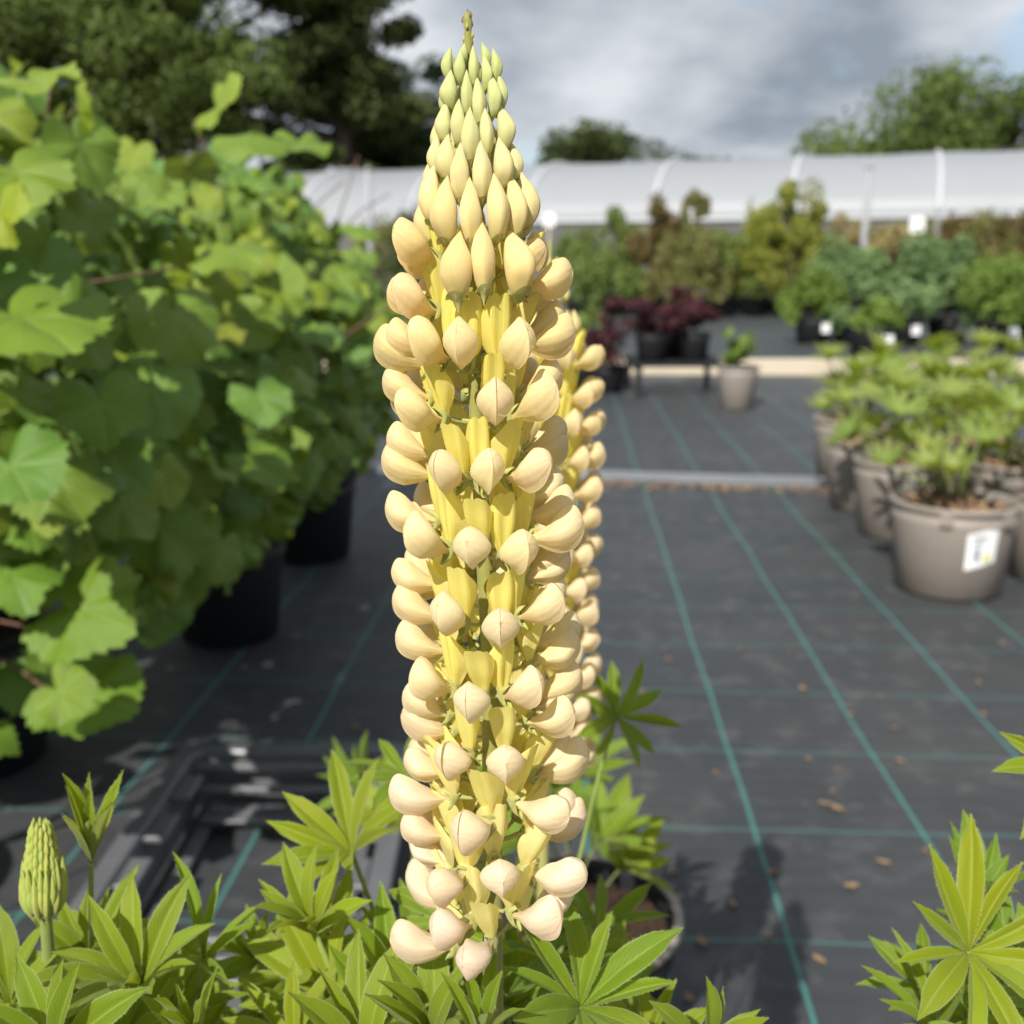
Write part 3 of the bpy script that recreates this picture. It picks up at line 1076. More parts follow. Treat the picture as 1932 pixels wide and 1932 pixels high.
# ------------------------------------------------------------------ neighbouring lupins
POT_L = Vector((-0.21, 0.45, 0.0))
young = thing('young_lupin', 'leafy green lupin with one unopened green flower bud spike', 'plant', POT_L)
pot(young, 0.115, 0.088, 0.22, M['black'], seed=2)
CL = POT_L + Vector((0, 0, 0.23))
for a in (
    (172, 1632, 0.40, (0.10, -0.15, 0.95), 40, 10, 66, OLIVE, None, True),
    (265, 1865, 0.375, (0.0, -0.4, 0.9), 46, 10, 48, OLIVE),
    (385, 1812, 0.40, (0.1, -0.35, 0.9), 44, 8, 40, GREEN, None, True),
    (112, 1995, 0.335, (0.0, -0.5, 0.85), 46, 10, 52, (1.0, 0.9, 0.7)),
    (372, 1985, 0.345, (0.05, -0.35, 0.95), 40, 8, 62, GREEN, None, True),
    (20, 1900, 0.39, (-0.1, -0.5, 0.85), 44, 10, 35, OLIVE),
    (-20, 1680, 0.41, (-0.2, -0.3, 0.9), 36, 9, 50, GREEN),
    (180, 1830, 0.42, (-0.1, -0.3, 0.9), 42, 9, 45, OLIVE),
    (320, 1940, 0.40, (0.2, -0.4, 0.9), 40, 10, 35, GREEN),
    (230, 1980, 0.365, (0.1, -0.4, 0.9), 40, 10, 45, GREEN),
):
    LF(young, CL, *a)
for k in range(26):
    LF(young, CL, rl.uniform(-60, 450), rl.uniform(1800, 2120), rl.uniform(0.39, 0.52), (rl.uniform(-0.4, 0.4), rl.uniform(-0.6, 0.1), 0.9), rl.uniform(26, 40), 10, rl.uniform(25, 62), rl.choice((GREEN, OLIVE, OLIVE)))
sp_top, sp_foot = at(76, 1556, 0.385), at(84, 1705, 0.38)
b = MB()
b.tube([sp_top - POT_L, sp_foot - POT_L, at(92, 1800, 0.385) - POT_L, at(100, 1990, 0.40) - POT_L, Vector((0.0, 0, 0.22))], [1.0 * MM, 2.3 * MM, 2.6 * MM, 3.0 * MM, 4.0 * MM], 10)
b.build('stem', M['petiole'], young, True)
up_ = (sp_top - sp_foot).normalized()
for i in range(15):
    q = i / 14.0
    p = sp_top.lerp(sp_foot, q)
    r_ = (2.4 + 2.9 * math.sin(min(1, q * 1.02) * math.pi * 0.60) ** 0.8) * MM
    nb = 7 + int(5 * q)
    for k in range(nb):
        ang = 2 * math.pi * (k + 0.5 * (i % 2)) / nb
        out = Vector((math.sin(ang), -math.cos(ang), 0))
        u2 = (up_ + out * (0.08 if q < 0.75 else 0.2)).normalized()
        bud(young, p - up_ * 4 * MM + out * r_ - POT_L, u2, out, (6.5 + 5 * q + (5 if q > 0.7 else 0)) * MM * rl.uniform(0.85, 1.15), (2.0 + 1.0 * q) * MM, (0.34 * rl.uniform(0.85, 1.1), 0.43, 0.075), rl)

POT_R = Vector((0.255, 0.44, 0.0))
right = thing('leafy_lupin', 'lime green lupin without flowers, hand-shaped leaves over the ground cover, right corner', 'plant', POT_R)
pot(right, 0.115, 0.088, 0.22, M['black'], seed=3)
CR = POT_R + Vector((0, 0, 0.23))
for a in (
    (1826, 1796, 0.36, (-0.05, -0.72, 0.68), 47, 11, 22, (1.9, 1.28, 0.4), 0.3),
    (1830, 1725, 0.43, (0.0, -0.25, 0.95), 42, 10, 62, DEEP),
    (1770, 1960, 0.37, (-0.25, -0.4, 0.9), 44, 9, 45, GREEN, None, True),
    (2035, 1470, 0.40, (-0.15, -0.7, 0.7), 42, 10, 15, LIME, 0.1),
    (1960, 1880, 0.38, (0.1, -0.5, 0.85), 40, 10, 30, GREEN),
    (1900, 1830, 0.42, (0.0, -0.3, 0.95), 42, 10, 35, DEEP),
    (1880, 1990, 0.36, (0.0, -0.4, 0.9), 40, 10, 35, GREEN),
):
    LF(right, CR, *a)
for k in range(24):
    LF(right, CR, rl.uniform(1720, 2250), rl.uniform(1860, 2200), rl.uniform(0.40, 0.52), (rl.uniform(-0.4, 0.4), rl.uniform(-0.6, 0.1), 0.9), rl.uniform(28, 40), 10, rl.uniform(25, 60), rl.choice((GREEN, LIME, LIME)))

POT_B = Vector((0.075, 1.06, 0.014))
behind = thing('shaded_lupin', 'lupin in a dark round pot with a pale rim, half hidden behind the flower spike', 'plant', POT_B)
p_ = pot(behind, 0.112, 0.09, 0.20, M['black'], seed=4)
b = MB()
b.lathe([(0.1165, 0.190), (0.1195, 0.196), (0.1185, 0.203), (0.1125, 0.205), (0.1085, 0.202)], 48)
b.build('rim', M['taupe'], behind, True)
CB = POT_B + Vector((0, 0, 0.19))
for a in (
    (1120, 1600, 0.98, (0.3, -0.3, 0.9), 85, 10, 50, GREEN),
    (1060, 1560, 1.02, (-0.1, -0.3, 0.9), 80, 10, 40, DEEP),
    (1170, 1640, 1.00, (0.4, -0.4, 0.8), 75, 10, 45, LIME),
    (990, 1600, 1.0, (-0.4, -0.4, 0.8), 80, 10, 40, GREEN),
    (1090, 1470, 1.05, (0.1, -0.4, 0.9), 75, 10, 45, GREEN),
    (1000, 1480, 1.05, (-0.1, -0.4, 0.9), 75, 10, 35, DEEP),
    (880, 1560, 1.0, (-0.5, -0.4, 0.8), 75, 10, 35, GREEN),
    (760, 1560, 0.98, (-0.5, -0.4, 0.8), 75, 10, 45, LIME),
    (700, 1500, 1.05, (-0.5, -0.4, 0.8), 75, 10, 45, DEEP),
):
    LF(behind, CB, *a)

# ------------------------------------------------------------------ empty carrying tray
TY = Vector((-0.375, 1.395, 0.014))
tray = thing('plant_carrier_tray', 'empty black plastic carrying tray with slotted bars on the ground', 'tray', TY)
tw, td, th_ = 0.42, 0.64, 0.095


def bar(name, c, s, bev=0.004):
    """a bevelled plastic bar"""
    x, y, z = s[0] / 2, s[1] / 2, s[2] / 2
    e = min(bev, x * 0.45, y * 0.45, z * 0.45)
    V = []
    for zz, ins in ((-z, e), (-z + e, 0), (z - e, 0), (z, e)):
        for sx, sy in ((-1, -1), (1, -1), (1, 1), (-1, 1)):
            V.append((c[0] + sx * (x - ins), c[1] + sy * (y - ins), c[2] + zz))
    F = [(3, 2, 1, 0), (12, 13, 14, 15)]
    for i in range(3):
        for k in range(4):
            k2 = (k + 1) % 4
            F.append((i * 4 + k, i * 4 + k2, i * 4 + 4 + k2, i * 4 + 4 + k))
    return obj(name, mesh_from(name, V, F, M['tray'], False), tray)


# rim: a wide flat flange with rounded corners, falling to the wall
def rrect(w, d, rad, n=6):
    P = []
    for sx, sy, a0 in ((1, 1, 0), (-1, 1, 90), (-1, -1, 180), (1, -1, 270)):
        for k in range(n + 1):
            a = R(a0 + 90 * k / n)
            P.append((sx * (w / 2 - rad) + rad * math.cos(a), sy * (d / 2 - rad) + rad * math.sin(a)))
    return P


loops = []
for w, d, z, rad in ((tw, td, th_ - 0.012, 0.045), (tw, td, th_ - 0.003, 0.045), (tw - 0.006, td - 0.006, th_, 0.043), (tw - 0.062, td - 0.062, th_, 0.024), (tw - 0.068, td - 0.068, th_ - 0.004, 0.022), (tw - 0.085, td - 0.085, 0.004, 0.02), (tw - 0.078, td - 0.078, 0.0, 0.022), (tw - 0.060, td - 0.060, th_ - 0.014, 0.026)):
    loops.append([(x, y, z) for x, y in rrect(w, d, rad)])
V = [p for lp in loops for p in lp]
nl = len(loops[0])
F = []
for i in range(len(loops)):
    i2 = (i + 1) % len(loops)
    for k in range(nl):
        k2 = (k + 1) % nl
        F.append((i * nl + k, i * nl + k2, i2 * nl + k2, i2 * nl + k))
obj('rim', mesh_from('rim', V, F, M['tray'], False), tray)
# scalloped inner ledges, floor bars and slotted end plates
for sy in (-1, 1):
    for k in range(2):
        bar('end_bar', (0.0, sy * (td / 2 - 0.062 - k * 0.034), th_ - 0.016 - k * 0.024), (tw - 0.088, 0.016, 0.012))
    bar('end_plate', (-0.04, sy * (td / 2 - 0.120), 0.022), (0.20, 0.055, 0.006))
    for k in range(3):
        bar('slot_ridge', (-0.105 + k * 0.065, sy * (td / 2 - 0.120), 0.029), (0.046, 0.010, 0.006))
for sx in (-1, 1):
    for k in range(4):
        bar('side_lug', (sx * (tw / 2 - 0.052), -td / 2 + 0.12 + k * 0.125, th_ - 0.012), (0.032, 0.072, 0.010), 0.005)
    bar('floor_bar', (sx * (tw / 2 - 0.075), 0, 0.008), (0.022, td - 0.10, 0.010))
for k in (0, 1, 4):
    bar('floor_bar', (0, -td / 2 + 0.10 + k * 0.105, 0.008), (tw - 0.125, 0.016 if k % 2 else 0.024, 0.009))

# ------------------------------------------------------------------ grape vines
VEINS = [R(a) for a in (90, 38, 142, -15, 195)]


def vine_leaf_mesh(seed):
    r = random.Random(seed)
    nphi, nr = 144, 7
    peaks = [(90, 1.0), (40, 0.90), (140, 0.90), (-12, 0.80), (192, 0.80), (-50, 0.62), (230, 0.62)]
    peaks = [(a + r.uniform(-6, 6), v * r.uniform(0.92, 1.08)) for a, v in peaks]
    depth = r.uniform(0.02, 0.11)
    teeth = r.randrange(26, 34)
    fold, droop, ruf = r.uniform(-0.15, 0.45), r.uniform(0.10, 0.45), r.uniform(0.04, 0.11)
    ph = r.uniform(0, 9)
    V, F, ve = [(0, 0, 0)], [], [1.0]
    for i in range(1, nr + 1):
        q = (i / nr) ** 0.85
        for k in range(nphi):
            a = -90 + 360 * k / nphi
            best = 0.0
            for pa, pv in peaks:
                d = abs((a - pa + 180) % 360 - 180)
                best = max(best, pv * (1 - depth * min(1, (d / 26.0)) ** 1.5 - 0.10 * min(1.0, d / 40.0)))
            dsin = abs((a + 90 + 180) % 360 - 180)
            if dsin < 42:
                best *= 0.16 + 0.84 * (dsin / 42.0) ** 0.7
            saw = ((k * teeth / nphi) % 1.0)
            rr_ = q * best * (1 + (0.10 * (saw - 0.5) if i == nr else 0.03 * (saw - 0.5) * (i == nr - 1)))
            x, y = rr_ * math.cos(R(a)), rr_ * math.sin(R(a))
            dv = min(abs((R(a) - v + math.pi) % (2 * math.pi) - math.pi) for v in VEINS)
            z = -droop * (x * x + (y - 0.1) ** 2) * 0.9 + fold * abs(x) * 0.6 + 0.10 * q * min(1, dv * 2.2) * 0.6
            z += ruf * q * q * math.sin(R(a) * 5 + ph) + 0.05 * noise.noise(Vector((x * 2.2, y * 2.2, ph)))
            V.append((x, y, z))
            side = 0.35 * max(0, math.cos((rr_ * 26.0) + 0.0)) ** 6
            ve.append(max(max(0.0, 1 - dv * rr_ * 28), side * (1 if dv < 0.4 else 0)))
    for k in range(nphi):
        k2 = (k + 1) % nphi
        F.append((0, 1 + k, 1 + k2))
        for i in range(nr - 1):
            s = 1 + i * nphi
            F.append((s + k, s + nphi + k, s + nphi + k2, s + k2))
    st = MB()
    st.tube([(0, 0, 0), (0, -0.22, -0.06), (0.03, -0.55, -0.28), (0.05, -0.85, -0.55)], [0.016, 0.014, 0.014, 0.018], 5, False)
    nb_ = len(V)
    V += st.v
    F += [tuple(i + nb_ for i in f) for f in st.f]
    ve += [1.0] * len(st.v)
    return mesh_from('leaf', V, F, M['vine'], True, {'vein': ve})


VL = [vine_leaf_mesh(300 + i) for i in range(9)]
rv = random.Random(5)
vines = []
for i, (y, lab) in enumerate(((1.15, 'grape vine nearest the camera, largest toothed leaves reaching into the picture'),
                              (1.85, 'grape vine next behind the nearest one, dense bright green leaves'),
                              (2.55, 'grape vine third along the dark pot row, smaller leaves'),
                              (3.30, 'grape vine at the far end of the row, beside the flower spike'))):
    loc = Vector(((-1.05, -1.02, -0.72, -0.65)[i], y, 0.012))
    v = thing('grape_vine', lab, 'vine', loc, 'potted vines along the path')
    pot(v, 0.15, 0.12, 0.27, M['black'], seed=20 + i)
    vines.append((v, loc))
for x, y, lab in ((-1.50, 1.55, 'grape vine added behind the nearest vine, carrying leaves that shade the pots'), (-1.45, 2.75, 'grape vine added behind the third vine, carrying leaves that shade the ground'), (-1.25, 0.25, 'grape vine at the near end, its leaves at the left picture edge')):  # second row is added, to hold the leaves that shade pots and ground
    loc = Vector((x, y, 0.012))
    v = thing('grape_vine', lab, 'vine', loc, 'potted vines along the path')
    pot(v, 0.15, 0.12, 0.27, M['black'], seed=int(y * 100))
    vines.append((v, loc))


vine_count = {}


def vine_leaf(pos, tip, nrm, size, tint):
    v, loc = min((q for q in vines if vine_count.get(q[0].name, 0) < 295), key=lambda q: (q[1].y - pos.y) ** 2 + (0.6 * (q[1].x - pos.x)) ** 2)
    vine_count[v.name] = vine_count.get(v.name, 0) + 1
    m = frame(pos - loc, tip, nrm, size)
    return obj('leaf', rv.choice(VL), v, m, tint)


def vtint(r):
    a = r.random()
    if a < 0.16:
        return (1.75, 1.28, 0.5)
    if a < 0.40:
        return (1.25, 1.10, 0.8)
    if a < 0.60:
        return (0.72, 0.92, 1.5)
    return (r.uniform(0.85, 1.1), r.uniform(0.9, 1.1), 0.9)


# shoots: canes up from each pot with arching side shoots
for v, loc in vines:
    for k in range(4):
        b = MB()
        a = rv.uniform(0, 6.28)
        p = Vector((0.05 * math.cos(a), 0.05 * math.sin(a), 0.24))
        pts = [p.copy()]
        d = Vector((rv.uniform(-0.2, 0.25), rv.uniform(-0.25, 0.25), 1)).normalized()
        for s in range(9):
            d = (d + Vector((rv.uniform(-0.2, 0.25), rv.uniform(-0.2, 0.2), 0.02 - 0.035 * s))).normalized()
            p = p + d * 0.115
            pts.append(p.copy())
        b.tube(pts, list(np.linspace(5.5 * MM, 2.0 * MM, len(pts))), 7)
        b.build('cane', M['cane'], v, True)
# the leaf wall: sampled over the rounded top and the aisle side of the row
n_leaf = 0
for k in range(9000):
    if n_leaf >= 1200:
        break
    y = 1.0 + 2.9 * rv.random() ** 0.78
    th = R(rv.uniform(-60, 165))              # 0 faces the aisle, 90 is the top
    endf = max(0.0, (y - 3.2) / 0.7)
    hh = (0.46 + 0.03 * math.sin(y * 5)) * (1 - 0.45 * endf)
    rx = (0.36 + 0.04 * math.sin(y * 7 + 1)) * (1 - 0.25 * endf)
    depth = 1.0 - 0.55 * rv.random() ** 1.2
    cx = -0.78 + 0.04 * (y - 2)
    cz_ = 0.70 - 0.05 * endf
    low = th < 0
    if math.cos(th) < 0:
        rx *= 2.3
    px_ = cx + rx * depth * math.cos(th) * (1.0 if not low else 1.0 - 0.12 * abs(th))
    pz = cz_ + (hh * math.sin(th) if not low else (0.42 if y < 2 else 0.50) * math.sin(th)) * depth
    pos = Vector((px_, y, pz + rv.uniform(-0.03, 0.03)))
    nrm = Vector((math.cos(th) * 0.6, -0.45, 0.50 + max(0, math.sin(th)) * 0.6)) + Vector((rv.gauss(0, 0.42), rv.gauss(0, 0.4), rv.gauss(0, 0.38)))
    tip = Vector((math.cos(th) * 0.7, -0.25, -0.70)) + Vector((rv.gauss(0, 0.5), rv.gauss(0, 0.45), rv.gauss(0, 0.35)))
    size = rv.uniform(0.038, 0.070)
    vine_leaf(pos, tip, nrm, size, vtint(rv))
    n_leaf += 1
# leaf roof over the row's broad top, added to shade the pots
for k in range(300):
    y = rv.uniform(1.1, 3.4)
    x = rv.uniform(-1.75, -0.85 if y > 0.9 else -0.95)
    pos = Vector((x, y, 0.98 + 0.16 * math.sin(x * 5 + y * 3) + rv.uniform(-0.16, 0.10)))
    vine_leaf(pos, Vector((rv.gauss(0.2, 0.6), rv.gauss(-0.2, 0.6), rv.gauss(-0.4, 0.3))), Vector((rv.gauss(0.1, 0.5), rv.gauss(-0.3, 0.5), 1)), rv.uniform(0.06, 0.10), vtint(rv))
for k in range(330):  # inner leaves, added to deepen the shade under the row
    y = rv.uniform(1.2, 3.5)
    x = rv.uniform(-1.75, -0.62)
    pos = Vector((x, y, rv.uniform(0.42, 1.0)))
    vine_leaf(pos, Vector((rv.gauss(0.2, 0.6), rv.gauss(-0.2, 0.6), rv.gauss(-0.6, 0.3))), Vector((rv.gauss(0.3, 0.5), rv.gauss(-0.4, 0.5), 0.9)), rv.uniform(0.06, 0.10), vtint(rv))
# leaves that stand out, read one by one: base pixel, depth, tip pixel, tip depth, normal, size, tint
for (bx, by, bY, tx, ty, tY, nrm, size, tint) in (
    (40, 600, 1.10, 240, 712, 0.98, (0.15, -0.30, 0.92), 0.105, (1.25, 1.12, 0.7)),
    (30, 325, 1.15, 95, 420, 1.08, (0.2, -0.5, 0.8), 0.095, (1.3, 1.1, 0.7)),
    (60, 150, 1.20, 130, 170, 1.10, (0.0, -0.5, 0.9), 0.085, (1.6, 1.25, 0.5)),
    (0, 400, 1.05, 60, 385, 1.0, (0.1, -0.9, 0.25), 0.065, (2.2, 1.5, 0.4)),
    (410, 200, 1.55, 470, 170, 1.45, (0.1, -0.8, 0.3), 0.085, (1.7, 1.3, 0.5)),
    (150, 210, 1.45, 160, 170, 1.40, (0.0, -0.9, 0.2), 0.06, (1.6, 1.25, 0.5)),
    (470, 260, 1.8, 400, 300, 1.7, (0.0, -0.6, 0.7), 0.095, (1.2, 1.1, 0.8)),
    (570, 270, 2.1, 630, 320, 2.0, (0.4, -0.5, 0.6), 0.09, (1.2, 1.1, 0.9)),
    (430, 470, 1.62, 500, 510, 1.5, (0.1, -0.55, 0.8), 0.10, (1.35, 1.15, 0.7)),
    (330, 590, 1.35, 360, 740, 1.30, (0.4, -0.75, 0.45), 0.10, (1.2, 1.1, 0.8)),
    (420, 620, 1.55, 475, 660, 1.5, (0.4, -0.6, 0.6), 0.06, (2.0, 1.15, 0.8)),
    (150, 1150, 1.22, 320, 1205, 1.16, (0.35, -0.8, 0.5), 0.094, (1.0, 1.0, 0.8)),
    (160, 1310, 1.22, 320, 1360, 1.16, (0.35, -0.5, 0.75), 0.085, (0.95, 1.0, 0.8)),
    (300, 990, 1.55, 360, 1060, 1.5, (0.35, -0.8, 0.45), 0.080, (1.0, 1.05, 0.9)),
    (20, 1080, 1.2, 40, 1130, 1.15, (0.35, -0.8, 0.45), 0.07, (0.9, 1.0, 0.9)),
    (560, 900, 2.3, 620, 930, 2.25, (0.3, -0.6, 0.7), 0.075, (1.1, 1.05, 0.8)),
    (400, 1000, 1.9, 470, 1040, 1.85, (0.3, -0.7, 0.5), 0.08, (0.9, 1.0, 0.9)),
    (20, 880, 1.05, 60, 950, 1.0, (0.2, -0.8, 0.6), 0.10, (0.7, 0.9, 1.4)),
    (190, 760, 1.18, 200, 830, 1.15, (0.2, -0.8, 0.5), 0.09, (0.9, 1.0, 0.8)),
    (290, 730, 1.30, 320, 800, 1.28, (0.3, -0.8, 0.5), 0.09, (0.9, 1.0, 1.0)),
    (490, 750, 1.75, 520, 820, 1.70, (0.3, -0.7, 0.6), 0.09, (0.75, 0.95, 1.3)),
    (600, 620, 2.1, 660, 680, 2.0, (0.4, -0.6, 0.6), 0.085, (0.9, 1.0, 1.0)),
    (680, 430, 2.7, 720, 470, 2.6, (0.4, -0.6, 0.6), 0.085, (1.2, 1.1, 0.8)),
):
    p0, p1 = at(bx, by, bY), at(tx, ty, tY)
    vine_leaf(p0, p1 - p0, Vector(nrm), size * (0.95 if by > 950 else 0.95 if bx == 40 and by == 600 else 0.70), tint)
# bare red-brown shoots reaching out low on the near side
v0, l0 = vines[0]
for pts_ in (((-60, 1120, 1.30), (60, 1145, 1.26), (150, 1172, 1.22)), ((-60, 1160, 1.32), (40, 1180, 1.28), (120, 1215, 1.24), (160, 1200, 1.22)), ((-60, 1215, 1.32), (40, 1265, 1.28), (110, 1320, 1.24), (160, 1310, 1.22))):
    b = MB()
    P_ = [at(*q) - l0 for q in pts_]
    P_ = [Vector((0, 0.02, 0.30))] + P_
    b.tube(P_, [3.0 * MM] * 2 + [2.2 * MM] * (len(P_) - 2), 7)
    b.build('cane', M['cane'], v0, True)

# ------------------------------------------------------------------ edging
def edging(name, label, cat, p, q, w, h, mat):
    d = (q - p)
    b = MB()
    n = 12
    V, F = [], []
    prof = [(-w / 2, 0), (-w / 2, h * 0.92), (-w / 2 + 0.004, h), (w / 2 - 0.004, h), (w / 2, h * 0.92), (w / 2, 0)]
    ax = d.normalized()
    nx = Vector((-ax.y, ax.x, 0))
    for i in range(n + 1):
        c = p + d * (i / n) + Vector((0, 0, 0.003 * math.sin(i * 1.7)))
        for a, z in prof:
            V.append(c + nx * a + Vector((0, 0, z)))
    for i in range(n):
        for k in range(len(prof) - 1):
            F.append((i * 6 + k, i * 6 + 6 + k, i * 6 + 7 + k, i * 6 + 1 + k))
    F += [tuple(range(6)), tuple(n * 6 + 5 - k for k in range(6))]
    b.add(V, F)
    return tag(b.build(name, mat), label, cat)


g0, g1 = ground(1122, 905), ground(1580, 920)
dd = (g1 - g0)
edging('steel_edging', 'galvanised metal edging rail running across the black ground cover', 'edging', g0 - dd * 2.2 + Vector((0, 0, 0.006)), g1 + dd * 1.6 + Vector((0, 0, 0.006)), 0.036, 0.036, M['steel'])
g0, g1 = ground(1080, 706), ground(1640, 708)
dd = (g1 - g0)
edging('timber_board', 'pale timber edging board lying across the path, further back', 'board', g0 - dd * 1.5, g1 + dd * 1.2, 0.10, 0.14, M['timber'])

# ------------------------------------------------------------------ foliage makers
def leaf_cloud(rnd, centres, sizes, n, ls, aspect=0.55, up=0.3):
    """n small bent leaves scattered in blobs; returns verts, faces, shade values"""
    k = len(centres)
    ci = rnd.integers(0, k, n)
    C = np.asarray(centres)[ci]
    S = np.asarray(sizes)[ci]
    d = rnd.normal(size=(n, 3))
    d /= np.linalg.norm(d, axis=1)[:, None]
    rad = rnd.random(n) ** 0.45
    P = C + d * rad[:, None] * S
    nrm = d * 0.7 + rnd.normal(size=(n, 3)) * 0.6 + np.array([0, 0, up])
    nrm /= np.linalg.norm(nrm, axis=1)[:, None]
    t = np.cross(nrm, rnd.normal(size=(n, 3)))
    t /= np.linalg.norm(t, axis=1)[:, None] + 1e-9
    b = np.cross(nrm, t)
    L = ls * rnd.uniform(0.6, 1.25, n)[:, None]
    v0 = P - t * L * 0.5
    v1 = P + b * L * aspect * 0.5 + nrm * L * 0.08
    v2 = P + t * L * 0.5 - nrm * L * 0.10
    v3 = P - b * L * aspect * 0.5 + nrm * L * 0.08
    V = np.stack([v0, v1, v2, v3], 1).reshape(-1, 3)
    F = np.arange(4 * n).reshape(n, 4)
    val = np.repeat(rnd.random(n), 4)
    return V, F, val


def cloud_obj(name, V, F, val, mat, parent):
    me = bpy.data.meshes.new(name)
    nv, nf = len(V), len(F)
    me.vertices.add(nv)
    me.vertices.foreach_set('co', np.asarray(V, dtype=np.float32).ravel())
    me.loops.add(nf * 4)
    me.loops.foreach_set('vertex_index', np.asarray(F, dtype=np.int32).ravel())
    me.polygons.add(nf)
    me.polygons.foreach_set('loop_start', np.arange(0, nf * 4, 4, dtype=np.int32))
    me.materials.append(mat)
    a = me.attributes.new('val', 'FLOAT', 'POINT')
    a.data.foreach_set('value', np.asarray(val, dtype=np.float32))
    me.update()
    me.validate()
    return obj(name, me, parent)


FOL = {
    'dark': mat_foliage('foliage_dark', (0.034, 0.054, 0.015), (0.070, 0.094, 0.024)),
    'oak': mat_foliage('foliage_oak', (0.058, 0.095, 0.020), (0.125, 0.172, 0.040)),
    'mid': mat_foliage('foliage_mid', (0.095, 0.150, 0.034), (0.180, 0.235, 0.062)),
    'lime': mat_foliage('foliage_lime', (0.18, 0.21, 0.026), (0.28, 0.295, 0.060), 0.35),
    'blue': mat_foliage('foliage_blue_green', (0.115, 0.200, 0.080), (0.205, 0.295, 0.120)),
    'olive': mat_foliage('foliage_olive', (0.115, 0.130, 0.036), (0.215, 0.210, 0.070)),
    'red': mat_foliage('foliage_wine', (0.048, 0.014, 0.020), (0.095, 0.034, 0.040)),
    'brown': mat_foliage('foliage_russet', (0.11, 0.085, 0.030), (0.17, 0.125, 0.045)),
    'bright': mat_foliage('foliage_bright', (0.110, 0.190, 0.030), (0.200, 0.280, 0.060), 0.35),
    'straw': mat_foliage('foliage_straw', (0.24, 0.20, 0.08), (0.36, 0.31, 0.14)),
}


def shrub(name, label, px, top, foot, Y, wpx, fol, n=900, ls=0.07, potr=None, potmat='black', shape=1.0, group=None, seed=0, cat='shrub', pot_h=0.3, tagged=False):
    """A container plant: pot, stem and foliage. top/foot: pixel rows; Y: metres from the camera."""
    rnd = np.random.default_rng(900 + seed)
    p = at(px, foot, Y)
    base = Vector((p.x, Y, 0.006))
    zt = at(px, top, Y).z
    zc_ = Y * CT + CAM_H * ST
    wr = wpx * zc_ / FPX / 2
    s = thing(name, label, cat, base, group)
    pr = potr or max(0.12, wr * 0.6)
    pot(s, pr, pr * 0.82, pot_h, M[potmat], 24, seed)
    h = zt - pot_h
    cs, ss = [], []
    for i in range(26):
        q = rnd.random() ** 0.8
        ww = wr * (0.95 if shape >= 1 else 0.8 * (1 - 0.75 * q)) * (1 - 0.45 * q * q)
        a, rr_ = rnd.random() * 6.28, math.sqrt(rnd.random())
        cs.append((ww * rr_ * math.cos(a), ww * rr_ * math.sin(a), pot_h + h * (0.04 + 0.92 * q)))
        k = max(0.05, wr * rnd.uniform(0.16, 0.34) * (1 if shape >= 1 else 0.6))
        ss.append((k, k, k * rnd.uniform(1.0, 1.8)))
    V, F, val = leaf_cloud(rnd, cs, ss, n, ls)
    cloud_obj('foliage', V, F, val, FOL[fol], s)
    b = MB()
    for k in range(3):
        a = rnd.random() * 6.28
        b.tube([(0.02 * math.cos(a), 0.02 * math.sin(a), pot_h * 0.85), (wr * 0.2 * math.cos(a), wr * 0.2 * math.sin(a), pot_h + h * 0.4), (wr * 0.3 * math.cos(a), wr * 0.3 * math.sin(a), pot_h + h * 0.85)], [0.012, 0.008, 0.004], 6)
    b.build('stem', M['bark'], s, True)
    if tagged:
        b = MB()
        b.box((pr * 0.3, -pr * 1.04, pot_h * 0.62), (0.10, 0.006, 0.11))
        b.build('label_card', M['white'], s)
    return s


